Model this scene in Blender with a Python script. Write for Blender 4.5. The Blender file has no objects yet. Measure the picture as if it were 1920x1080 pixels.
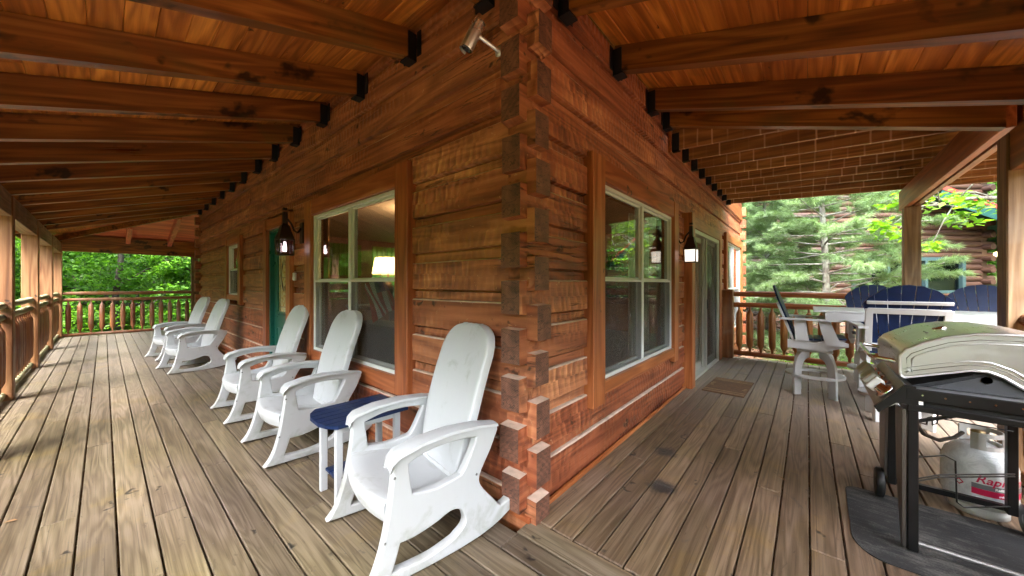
import bpy, bmesh, math, random
import numpy as np
from mathutils import Vector, Matrix, noise
R = math.radians
sc = bpy.context.scene
COL = sc.collection
random.seed(7)
rng = np.random.default_rng(7)

# ------------------------------------------------------------------ camera
cd = bpy.data.cameras.new('camera')
cam = bpy.data.objects.new('camera', cd); COL.objects.link(cam)
cam.location = (-1.62, -1.263, 1.40)
cam.rotation_euler = (R(90), 0, R(40.4 - 90))
cd.sensor_fit = 'HORIZONTAL'; cd.sensor_width = 36; cd.lens = 36 * 651 / 1920
cd.shift_y = -7 / 1920
cd.clip_start = 0.03; cd.clip_end = 800
sc.camera = cam

# ------------------------------------------------------------------ world + sun
SUN_EL, SUN_AZ = 57, 205          # azimuth of the sun measured from +X towards +Y
w = bpy.data.worlds.new('World'); sc.world = w; w.use_nodes = True
nt = w.node_tree; nt.nodes.clear()
sky = nt.nodes.new('ShaderNodeTexSky'); sky.sky_type = 'NISHITA'; sky.sun_disc = False
sky.sun_elevation = R(SUN_EL); sky.sun_rotation = R(90 - SUN_AZ)
sky.air_density = 1.0; sky.dust_density = 3.0; sky.ozone_density = 1.0
hs = nt.nodes.new('ShaderNodeHueSaturation'); hs.inputs['Saturation'].default_value = 0.42
bg = nt.nodes.new('ShaderNodeBackground'); bg.inputs['Strength'].default_value = 0.15
ow = nt.nodes.new('ShaderNodeOutputWorld')
nt.links.new(sky.outputs[0], hs.inputs['Color']); nt.links.new(hs.outputs[0], bg.inputs['Color'])
nt.links.new(bg.outputs[0], ow.inputs['Surface'])
sd = bpy.data.lights.new('sun', 'SUN'); sun = bpy.data.objects.new('sun', sd); COL.objects.link(sun)
sd.energy = 0.55; sd.angle = R(24); sd.color = (1.0, 0.95, 0.86)
sv = Vector((math.cos(R(SUN_EL)) * math.cos(R(SUN_AZ)), math.cos(R(SUN_EL)) * math.sin(R(SUN_AZ)), math.sin(R(SUN_EL))))
sun.rotation_euler = sv.to_track_quat('Z', 'Y').to_euler()
sun.location = sv * 30
sc.view_settings.view_transform = 'Standard'
sc.view_settings.look = 'None'
sc.view_settings.exposure = 4.42
sc.view_settings.gamma = 1
sc.view_settings.use_curve_mapping = False
sc.render.engine = 'CYCLES'
cy = sc.cycles
cy.use_denoising = True
try:
    cy.denoiser = 'OPENIMAGEDENOISE'; cy.denoising_input_passes = 'RGB_ALBEDO_NORMAL'; cy.denoising_prefilter = 'NONE'
except Exception:
    pass
cy.max_bounces = 10; cy.diffuse_bounces = 7; cy.glossy_bounces = 4; cy.transmission_bounces = 6
cy.transparent_max_bounces = 16
cy.sample_clamp_indirect = 3.0
cy.caustics_reflective = False; cy.caustics_refractive = False

# ------------------------------------------------------------------ materials
def srgb(r, g, b):
    f = lambda c: (c / 255 / 12.92) if c / 255 <= 0.04045 else ((c / 255 + 0.055) / 1.055) ** 2.4
    return (f(r), f(g), f(b), 1)

class NT:
    def __init__(s, name):
        s.m = bpy.data.materials.new(name); s.m.use_nodes = True
        s.t = s.m.node_tree; s.t.nodes.clear()
        s.out = s.t.nodes.new('ShaderNodeOutputMaterial')
    def n(s, ty, inp=None, **kw):
        nd = s.t.nodes.new('ShaderNode' + ty)
        for k, v in kw.items(): setattr(nd, k, v)
        for k, v in (inp or {}).items():
            if isinstance(v, bpy.types.NodeSocket): s.t.links.new(v, nd.inputs[k])
            else: nd.inputs[k].default_value = v
        return nd
    def l(s, a, b): s.t.links.new(a, b)
    def math(s, op, a, b=None, c=None, clamp=False):
        d = {0: a}
        if b is not None: d[1] = b
        if c is not None: d[2] = c
        nd = s.n('Math', d, operation=op); nd.use_clamp = clamp
        return nd.outputs[0]
    def noise(s, vec, scale, detail=3, rough=0.55, dist=0.0):
        return s.n('TexNoise', {'Vector': vec, 'Scale': scale, 'Detail': detail, 'Roughness': rough, 'Distortion': dist}).outputs['Fac']
    def ramp(s, fac, stops):
        nd = s.n('ValToRGB', {'Fac': fac}); cr = nd.color_ramp
        while len(cr.elements) < len(stops): cr.elements.new(0.5)
        for e, (p, c) in zip(cr.elements, stops):
            e.position = p; e.color = c if len(c) == 4 else (*c, 1)
        return nd.outputs['Color']
    def rng(s, v, a, b, c, d):
        return s.n('MapRange', {'Value': v, 'From Min': a, 'From Max': b, 'To Min': c, 'To Max': d}).outputs[0]
    def mix(s, fac, a, b, blend='MIX'):
        nd = s.n('Mix', data_type='RGBA', blend_type=blend)
        for i, v in ((0, fac), (6, a), (7, b)):
            if isinstance(v, bpy.types.NodeSocket): s.l(v, nd.inputs[i])
            else: nd.inputs[i].default_value = v
        return nd.outputs[2]
    def principled(s, col, rough=0.5, bump=None, bs=0.3, bd=0.01, **kw):
        p = s.n('BsdfPrincipled')
        for k, v in (('Base Color', col), ('Roughness', rough)):
            if isinstance(v, bpy.types.NodeSocket): s.l(v, p.inputs[k])
            else: p.inputs[k].default_value = v
        for k, v in kw.items():
            k = k.replace('_', ' ')
            if isinstance(v, bpy.types.NodeSocket): s.l(v, p.inputs[k])
            else: p.inputs[k].default_value = v
        if bump is not None:
            b = s.n('Bump', {'Height': bump, 'Strength': bs, 'Distance': bd}); s.l(b.outputs[0], p.inputs['Normal'])
        s.l(p.outputs[0], s.out.inputs['Surface'])
        return p
    def coords(s, axis, shear=0.0):
        """object coordinates shuffled so the grain runs along the first component, offset per object"""
        tc = s.n('TexCoord').outputs['Object']
        oi = s.n('ObjectInfo').outputs['Random']
        sep = s.n('SeparateXYZ', {0: tc})
        o = {'X': (0, 1, 2), 'Y': (1, 0, 2), 'Z': (2, 0, 1)}[axis]
        a = s.math('ADD', sep.outputs[o[0]], s.math('MULTIPLY', oi, 53.0))
        cv = s.n('CombineXYZ', {0: a, 1: s.math('ADD', sep.outputs[o[1]], s.math('MULTIPLY', oi, 17.0)), 2: s.math('ADD', sep.outputs[o[2]], s.math('MULTIPLY', sep.outputs[o[0]], -shear))}).outputs[0]
        return cv, oi
    def scale(s, v, sx, sy, sz):
        return s.n('VectorMath', {0: v, 1: (sx, sy, sz)}, operation='MULTIPLY').outputs[0]

_wc = {}
SLOPE = .300
def W(style, axis='X'):
    k = (style, axis)
    if k in _wc: return _wc[k]
    t = NT(style + '_' + axis)
    cv, oi = t.coords(axis, SLOPE if style == 'rafter' else (-.052 if False else 0.0))
    wpos = t.n('NewGeometry').outputs['Position']
    S = dict(
        deck=dict(c=[(0.0, (0.033, 0.022, 0.015)), (.32, (0.083, 0.058, 0.035)), (.62, (0.130, 0.095, 0.062)), (1, (0.182, 0.139, 0.100))], rings=11, ns=(.55, 7, 7), fine=.5, rough=.62, bump=.35, var=.30, knots=.05),
        stain=dict(c=[(0, (.085, .022, .008)), (.45, (.25, .068, .018)), (.8, (.38, .125, .035)), (1, (.47, .18, .055))], rings=7, ns=(.45, 5, 5), fine=.35, rough=.42, bump=.15, var=.3, knots=.045),
        rafter=dict(c=[(0, (0.066, 0.021, 0.006)), (.45, (0.218, 0.071, 0.015)), (.8, (0.361, 0.140, 0.032)), (1, (0.459, 0.209, 0.054))], rings=8, ns=(.4, 5, 5), fine=.3, rough=.34, bump=.08, var=.25, knots=.12),
        beam=dict(c=[(0, (0.066, 0.021, 0.006)), (.45, (0.218, 0.071, 0.015)), (.8, (0.361, 0.140, 0.032)), (1, (0.459, 0.209, 0.054))], rings=8, ns=(.4, 5, 5), fine=.3, rough=.34, bump=.08, var=.25, knots=.12),
        ceiling=dict(c=[(0, (0.178, 0.051, 0.010)), (.45, (0.491, 0.158, 0.030)), (.8, (0.713, 0.275, 0.056)), (1, (0.832, 0.366, 0.089))], rings=8, ns=(.5, 6, 6), fine=.35, rough=.38, bump=.12, var=.3, knots=.04),
        redceil=dict(c=[(0, (0.359, 0.064, 0.036)), (.5, (0.646, 0.159, 0.086)), (1, (0.850, 0.287, 0.172))], rings=7, ns=(.5, 6, 6), fine=.35, rough=.4, bump=.12, var=.2, knots=.03),
        leftpost=dict(c=[(0, (0.068, 0.022, 0.009)), (.4, (0.188, 0.075, 0.030)), (.75, (0.285, 0.135, 0.060)), (1, (0.360, 0.203, 0.105))], rings=9, ns=(.4, 4.5, 4.5), fine=.4, rough=.5, bump=.2, var=.2, knots=.05),
        post=dict(c=[(0, (0.060, 0.030, 0.015)), (.4, (0.170, 0.089, 0.043)), (.75, (0.272, 0.162, 0.085)), (1, (0.357, 0.246, 0.153))], rings=9, ns=(.4, 4.5, 4.5), fine=.45, rough=.6, bump=.25, var=.15, knots=.05),
        trim=dict(c=[(0, (0.126, 0.030, 0.010)), (.45, (0.298, 0.082, 0.023)), (.8, (0.406, 0.133, 0.045)), (1, (0.496, 0.197, 0.079))], rings=7, ns=(.5, 6, 6), fine=.35, rough=.42, bump=.15, var=.15, knots=.04),
        joist=dict(c=[(0, (0.095, 0.035, 0.011)), (.45, (0.284, 0.115, 0.030)), (.8, (0.432, 0.196, 0.054)), (1, (0.540, 0.270, 0.081))], rings=7, ns=(.4, 5, 5), fine=.3, rough=.5, bump=.1, var=.2, knots=.05),
        rail=dict(c=[(0, (.07, .022, .010)), (.5, (.20, .065, .024)), (1, (.33, .14, .05))], rings=6, ns=(.5, 6, 6), fine=.5, rough=.5, bump=.2, var=.2, knots=.03),
        mossrail=dict(c=[(0, (.07, .065, .03)), (.5, (.20, .19, .095)), (1, (.36, .33, .20))], rings=6, ns=(.5, 6, 6), fine=.5, rough=.75, bump=.3, var=.2, knots=.03),
        baluster=dict(c=[(0, (.14, .045, .012)), (.5, (.33, .125, .030)), (1, (.48, .22, .065))], rings=6, ns=(.7, 9, 9), fine=.4, rough=.42, bump=.15, var=.2, knots=.03),
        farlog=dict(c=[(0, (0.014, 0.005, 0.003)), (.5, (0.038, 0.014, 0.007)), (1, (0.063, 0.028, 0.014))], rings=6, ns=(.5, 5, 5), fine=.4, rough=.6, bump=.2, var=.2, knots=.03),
    )[style]
    nsv = t.scale(cv, *S['ns'])
    n1 = t.noise(nsv, 1.0, 2, .45, .3)
    rings = t.math('SINE', t.math('MULTIPLY', n1, S['rings'] * 6.283))
    rings = t.rng(rings, -1, 1, 0, 1)
    fine = t.noise(t.scale(cv, 1.6, 62, 62), 1.0, 4, .72)
    mid = t.noise(t.scale(cv, .55, 13, 13), 1.0, 4, .65)
    f = t.math('ADD', t.math('MULTIPLY', rings, .17 if style == 'deck' else .20), t.math('ADD', t.math('MULTIPLY', fine, S['fine']), t.math('MULTIPLY', mid, .75 - S['fine'] * .3)))
    f = t.rng(f, .33 if style == 'deck' else .30, .84 if style == 'deck' else .88, 0, 1)
    col = t.ramp(f, S['c'])
    if style == 'deck':
        # fine dark checks and pencil-thin late-wood lines along the grain
        g1 = t.noise(t.scale(cv, 1.1, 120, 120), 1.0, 2, .5, .15)
        g1m = t.rng(g1, .56, .68, 0, .62); g1m.node.clamp = True
        col = t.mix(g1m, col, (.055, .036, .020, 1))
        sp_ = t.noise(t.scale(cv, 7, 26, 26), 1.0, 4, .7, .6)
        sm_ = t.rng(sp_, .63, .70, 0, .6); sm_.node.clamp = True
        col = t.mix(sm_, col, (.05, .035, .022, 1))
    # knots
    wob = t.n('VectorMath', {0: t.scale(cv, *((1.9, 5.5, 5.5) if style == 'deck' else (1.7, 4.2, 4.2))), 1: t.n('TexNoise', {'Vector': cv, 'Scale': 9.0, 'Detail': 2.0}).outputs['Color']}, operation='ADD').outputs[0]
    vo = t.n('TexVoronoi', {'Vector': wob, 'Scale': 1.0, 'Randomness': 1.0})
    kn = t.rng(vo.outputs['Distance'], S['knots'], S['knots'] * 2.3, 1, 0)
    kn.node.clamp = True
    col = t.mix(t.math('MULTIPLY', kn, .92), col, tuple(x * .22 for x in S['c'][0][1]) + (1,))
    wn = t.n('TexWhiteNoise', {'W': t.math('MULTIPLY', oi, 91.7)}, noise_dimensions='1D').outputs['Value']
    val = t.rng(wn, 0, 1, 1 - S['var'], 1 + S['var'] * .7)
    hv = t.n('HueSaturation', {'Hue': t.rng(wn, 0, 1, .495, .506), 'Value': val, 'Color': col}).outputs[0]
    col = hv
    h = t.math('ADD', t.math('MULTIPLY', fine, .5), t.math('MULTIPLY', rings, .3))
    h = t.math('SUBTRACT', h, kn)
    rough = t.rng(mid, .2, .8, S['rough'] - .1, S['rough'] + .12)
    if style == 'deck':
        big = t.noise(wpos, .9, 4, .6, .4)
        col = t.mix(t.rng(big, .40, .62, 0, .55), col, t.mix(1, col, (.74, .80, .50, 1), 'MULTIPLY'))
        sp = t.n('SeparateXYZ', {0: wpos}).outputs
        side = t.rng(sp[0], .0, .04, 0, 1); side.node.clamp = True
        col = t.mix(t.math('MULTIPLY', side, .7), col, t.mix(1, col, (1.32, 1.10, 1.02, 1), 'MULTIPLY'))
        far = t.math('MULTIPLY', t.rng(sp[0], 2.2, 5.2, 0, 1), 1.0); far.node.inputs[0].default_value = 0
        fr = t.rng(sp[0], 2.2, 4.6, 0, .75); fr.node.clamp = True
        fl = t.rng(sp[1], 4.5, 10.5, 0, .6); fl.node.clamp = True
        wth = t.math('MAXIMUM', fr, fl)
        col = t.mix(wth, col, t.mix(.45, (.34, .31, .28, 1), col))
        st = t.noise(wpos, 3.2, 5, .7, .8)
        stm = t.rng(st, .64, .74, 0, .75); stm.node.clamp = True
        col = t.mix(stm, col, (.045, .038, .032, 1))
        al = t.noise(t.n('VectorMath', {0: wpos, 1: (9, 3, 0)}, operation='ADD').outputs[0], 2.1, 4, .65, .5)
        alm = t.rng(al, .56, .70, 0, .6); alm.node.clamp = True
        col = t.mix(alm, col, t.mix(1, col, (1.25, 1.15, .65, 1), 'MULTIPLY'))
        # two charred spots beside the wall
        for cx_, cy_, r_ in ((.88, -.50, .11), (1.42, -.36, .10)):
            d = t.n('VectorMath', {0: wpos, 1: (cx_, cy_, 0)}, operation='DISTANCE').outputs['Value']
            nn = t.noise(wpos, 14, 4, .7)
            d2 = t.math('ADD', d, t.math('MULTIPLY', nn, .16))
            m_ = t.rng(d2, r_ + .03, r_ + .085, .88, 0); m_.node.clamp = True
            col = t.mix(m_, col, (.018, .016, .016, 1))
    if style == 'joist':
        # pale drip marks left by water coming through the boards above, 0.14 m apart
        sp = t.n('SeparateXYZ', {0: wpos}).outputs
        yy = t.math('ADD', sp[1], t.math('MULTIPLY', t.noise(wpos, 3.0, 2), .02))
        ph = t.math('ABSOLUTE', t.math('SUBTRACT', t.math('FRACT', t.math('DIVIDE', yy, .147)), .5))
        line = t.rng(ph, .42, .485, 0, 1); line.node.clamp = True
        keep = t.noise(t.scale(wpos, 3, 2.3, .6), 2.2, 2)
        km = t.rng(keep, .44, .66, .06, .9); km.node.clamp = True
        col = t.mix(t.math('MULTIPLY', line, km), col, (.72, .46, .26, 1))
    if style in ('post', 'rail'):
        gm = t.noise(wpos, 1.7, 4, .6, .4)
        gmm = t.rng(gm, .48, .68, 0, .5); gmm.node.clamp = True
        col = t.mix(gmm, col, (.30, .25, .19, 1))
    if style in ('rafter', 'beam', 'joist', 'ceiling'):
        gm = t.noise(wpos, 1.3, 4, .6, .6)
        gmm = t.rng(gm, .55, .72, 0, .45); gmm.node.clamp = True
        col = t.mix(gmm, col, (.10, .085, .03, 1))
    t.principled(col, rough, h, S['bump'], .006)
    _wc[k] = t.m
    return t.m

def hewn(axis):
    k = ('hewn', axis)
    if k in _wc: return _wc[k]
    t = NT('hewn_log_' + axis)
    cv, oi = t.coords(axis)
    wpos = t.n('NewGeometry').outputs['Position']
    n1 = t.noise(t.scale(cv, .5, 5, 5), 1.0, 2, .45, .4)
    rings = t.rng(t.math('SINE', t.math('MULTIPLY', n1, 44)), -1, 1, 0, 1)
    fine = t.noise(t.scale(cv, 2.0, 60, 60), 1.0, 3, .6)
    mid = t.noise(t.scale(cv, .9, 9, 9), 1.0, 4, .65, .2)
    # adze strokes: bands across the log, broken by noise
    wrp = t.noise(t.scale(cv, 5, 5, 5), 1.0, 2, .5)
    xx = t.n('SeparateXYZ', {0: cv}).outputs
    rowi = t.math('FLOOR', t.math('ADD', t.math('MULTIPLY', xx[2], 9.5), t.math('MULTIPLY', t.noise(t.scale(cv, 1.4, 1, 1), 1.0, 1), 1.2)))
    ph = t.math('ADD', t.math('MULTIPLY', xx[0], 14.5), t.math('ADD', t.math('MULTIPLY', wrp, 1.5), t.math('ADD', t.math('MULTIPLY', rowi, .43), t.math('MULTIPLY', xx[2], 1.5))))
    fr = t.math('FRACT', ph)
    sc_ = t.math('POWER', t.math('ABSOLUTE', t.math('SUBTRACT', fr, .5)), 1.5)     # sharp crests between scoops
    cell = t.n('TexWhiteNoise', {'W': t.math('FLOOR', ph)}, noise_dimensions='1D').outputs['Value']
    strength = t.rng(t.noise(t.scale(cv, .8, 2.5, 2.5), 1.0, 2), .42, .66, .05, .9); strength.node.clamp = True
    f = t.math('ADD', t.math('MULTIPLY', rings, .20), t.math('ADD', t.math('MULTIPLY', fine, .28), t.math('MULTIPLY', mid, .55)))
    f = t.math('ADD', f, t.math('MULTIPLY', t.math('MULTIPLY', t.math('SUBTRACT', cell, .5), strength), .30))
    f = t.math('ADD', f, t.math('MULTIPLY', t.math('MULTIPLY', sc_, strength), .55))
    f = t.rng(f, .27, .92, 0, 1)
    col = t.ramp(f, [(0, (.13, .036, .016)), (.30, (.27, .076, .026)), (.62, (.43, .138, .050)), (.86, (.57, .225, .085)), (1, (.68, .34, .17))])
    vo = t.n('TexVoronoi', {'Vector': t.n('VectorMath', {0: t.scale(cv, 1.8, 5, 5), 1: t.n('TexNoise', {'Vector': cv, 'Scale': 10.0, 'Detail': 2.0}).outputs['Color']}, operation='ADD').outputs[0], 'Scale': 1.0})
    kn = t.rng(vo.outputs['Distance'], .07, .15, 1, 0); kn.node.clamp = True
    col = t.mix(t.math('MULTIPLY', kn, .85), col, (.018, .007, .004, 1))
    # long drying cracks
    ck = t.noise(t.scale(cv, 1.1, 26, 26), 1.0, 3, .5, .3)
    ckm = t.rng(t.math('ABSOLUTE', t.math('SUBTRACT', ck, .5)), 0, .016, 1, 0); ckm.node.clamp = True
    ckk = t.rng(t.noise(t.scale(cv, .9, 3, 3), 1.0, 1), .57, .62, 0, 1); ckk.node.clamp = True
    ckm = t.math('MULTIPLY', ckm, ckk)
    col = t.mix(t.math('MULTIPLY', ckm, .8), col, (.02, .008, .004, 1))
    # scuffed pale nicks
    nk = t.noise(t.scale(cv, 22, 22, 22), 1.0, 4, .75, 1.0)
    nkm = t.rng(nk, .66, .69, 0, .75); nkm.node.clamp = True
    col = t.mix(nkm, col, (.62, .36, .19, 1))
    # darkened / greyed blotches
    gm = t.noise(wpos, 1.5, 4, .6, .5)
    gmm = t.rng(gm, .50, .68, 0, .55); gmm.node.clamp = True
    col = t.mix(gmm, col, t.mix(1, col, (.62, .66, .55, 1), 'MULTIPLY'))
    wn = t.n('TexWhiteNoise', {'W': t.math('MULTIPLY', oi, 91.7)}, noise_dimensions='1D').outputs['Value']
    col = t.n('HueSaturation', {'Hue': t.rng(wn, 0, 1, .494, .508), 'Saturation': t.rng(wn, 0, 1, 1.0, .92), 'Value': t.rng(wn, 0, 1, .78, 1.18), 'Color': col}).outputs[0]
    h = t.math('ADD', t.math('MULTIPLY', t.math('MULTIPLY', sc_, strength), 2.6), t.math('ADD', t.math('MULTIPLY', fine, .12), t.math('MULTIPLY', mid, .8)))
    h = t.math('SUBTRACT', h, t.math('ADD', t.math('MULTIPLY', ckm, .6), t.math('MULTIPLY', kn, .3)))
    t.principled(col, t.rng(mid, .2, .8, .42, .62), h, .9, .014)
    _wc[k] = t.m
    return t.m

def simple(name, col, rough=.5, metal=0, bump=0, bscale=40, var=.08, vs=6, spec=.5, **kw):
    if name in _wc: return _wc[name]
    t = NT(name)
    tc = t.n('TexCoord').outputs['Object']
    n = t.noise(tc, vs, 4, .6)
    c = (*col[:3], 1)
    lo = tuple(x * (1 - var) for x in c[:3]) + (1,); hi = tuple(min(1, x * (1 + var)) for x in c[:3]) + (1,)
    cc = t.mix(t.rng(n, .3, .7, 0, 1), lo, hi)
    b = t.noise(tc, bscale, 3, .6) if bump else None
    t.principled(cc, t.rng(n, .3, .7, max(.02, rough - .06), rough + .06), b, bump or 0, .004, Metallic=metal, Specular_IOR_Level=spec, **kw)
    _wc[name] = t.m
    return t.m

def end_grain():
    if 'eg' in _wc: return _wc['eg']
    t = NT('end_grain')
    tc = t.n('TexCoord').outputs['Object']; oi = t.n('ObjectInfo').outputs['Random']
    p = t.n('VectorMath', {0: tc, 1: (.4, .4, .4)}, operation='ADD').outputs[0]
    wv = t.n('TexWave', {'Vector': p, 'Scale': 30.0, 'Distortion': 3.0, 'Detail': 3.0}, wave_type='RINGS', rings_direction='SPHERICAL').outputs['Fac']
    n = t.noise(tc, 9, 5, .7, .4)
    f = t.math('ADD', t.math('MULTIPLY', wv, .10), t.math('MULTIPLY', n, .95))
    col = t.ramp(f, [(.2, (.030, .016, .012)), (.5, (.13, .055, .033)), (.75, (.24, .105, .062)), (1, (.35, .175, .10))])
    ckn = t.noise(t.scale(tc, 7, 7, 22), 1.0, 3, .6, .6)
    ckm = t.rng(t.math('ABSOLUTE', t.math('SUBTRACT', ckn, .5)), 0, .02, .8, 0); ckm.node.clamp = True
    col = t.mix(ckm, col, (.012, .006, .005, 1))
    t.principled(col, .6, f, .4, .006)
    _wc['eg'] = t.m
    return t.m

def resin_white(name='white_resin', base=(.47, .485, .49), dirt=(.23, .24, .18), d0=.56):
    if name in _wc: return _wc[name]
    t = NT(name)
    tc = t.n('TexCoord').outputs['Object']
    oi = t.n('ObjectInfo').outputs['Random']
    v = t.n('VectorMath', {0: tc, 1: t.n('CombineXYZ', {0: t.math('MULTIPLY', oi, 9)}).outputs[0]}, operation='ADD').outputs[0]
    n = t.noise(v, 5, 6, .65, .5)
    z = t.n('SeparateXYZ', {0: tc}).outputs[2]
    low = t.rng(z, .05, .35, .10, 0); low.node.clamp = True
    m = t.rng(t.math('ADD', n, low), d0, d0 + .18, 0, .6); m.node.clamp = True
    col = t.mix(m, (*base, 1), (*dirt, 1))
    gr = t.noise(t.scale(v, 55, 55, 3), 1.0, 3, .6)
    col = t.mix(t.rng(gr, .3, .7, 0, .10), col, tuple(x * .8 for x in base) + (1,))
    t.principled(col, t.rng(n, .3, .7, .30, .48), gr, .12, .003, Specular_IOR_Level=.5)
    _wc[name] = t.m
    return t.m

def glass(name, tint=(.75, .8, .78), refl=1.0, ior=1.5):
    if name in _wc: return _wc[name]
    t = NT(name)
    tr = t.n('BsdfTransparent', {'Color': (*tint, 1)})
    gl = t.n('BsdfGlossy', {'Color': (refl, refl, refl, 1), 'Roughness': .015})
    wv = t.noise(t.n('TexCoord').outputs['Object'], 2.0, 2)
    b = t.n('Bump', {'Height': wv, 'Strength': .05, 'Distance': .02}); t.l(b.outputs[0], gl.inputs['Normal'])
    fc = t.n('LayerWeight', {'Blend': .5}).outputs['Facing']
    f = t.math('ADD', .035, t.math('MULTIPLY', .965, t.math('POWER', fc, 5.0)), clamp=True)
    mx = t.n('MixShader', {0: f, 1: tr.outputs[0], 2: gl.outputs[0]})
    t.l(mx.outputs[0], t.out.inputs['Surface'])
    _wc[name] = t.m
    return t.m

def screen_mat():
    if 'scr' in _wc: return _wc['scr']
    t = NT('insect_screen')
    tr = t.n('BsdfTransparent'); df = t.n('BsdfDiffuse', {'Color': (.085, .08, .075, 1)})
    mx = t.n('MixShader', {0: .30, 1: tr.outputs[0], 2: df.outputs[0]})
    t.l(mx.outputs[0], t.out.inputs['Surface'])
    _wc['scr'] = t.m
    return t.m

def emit(name, col, s):
    if name in _wc: return _wc[name]
    t = NT(name); e = t.n('Emission', {'Color': (*col, 1), 'Strength': s}); t.l(e.outputs[0], t.out.inputs['Surface'])
    _wc[name] = t.m
    return t.m

def leafmat(name, stops, trans=.45, rough=.5):
    if name in _wc: return _wc[name]
    t = NT(name)
    g = t.n('NewGeometry')
    oi = t.n('ObjectInfo').outputs['Random']
    big = t.noise(g.outputs['Position'], .55, 3, .6)
    r = t.math('ADD', t.math('MULTIPLY', g.outputs['Random Per Island'], .55), t.math('ADD', t.math('MULTIPLY', big, .5), t.math('MULTIPLY', oi, .12)))
    col = t.ramp(r, stops)
    d = t.n('BsdfPrincipled', {'Base Color': col, 'Roughness': rough, 'Specular IOR Level': .35})
    tl = t.n('BsdfTranslucent', {'Color': t.mix(1, col, (1.5, 1.7, .6, 1), 'MULTIPLY')})
    mx = t.n('MixShader', {0: trans, 1: d.outputs[0], 2: tl.outputs[0]})
    t.l(mx.outputs[0], t.out.inputs['Surface'])
    _wc[name] = t.m
    return t.m

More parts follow.
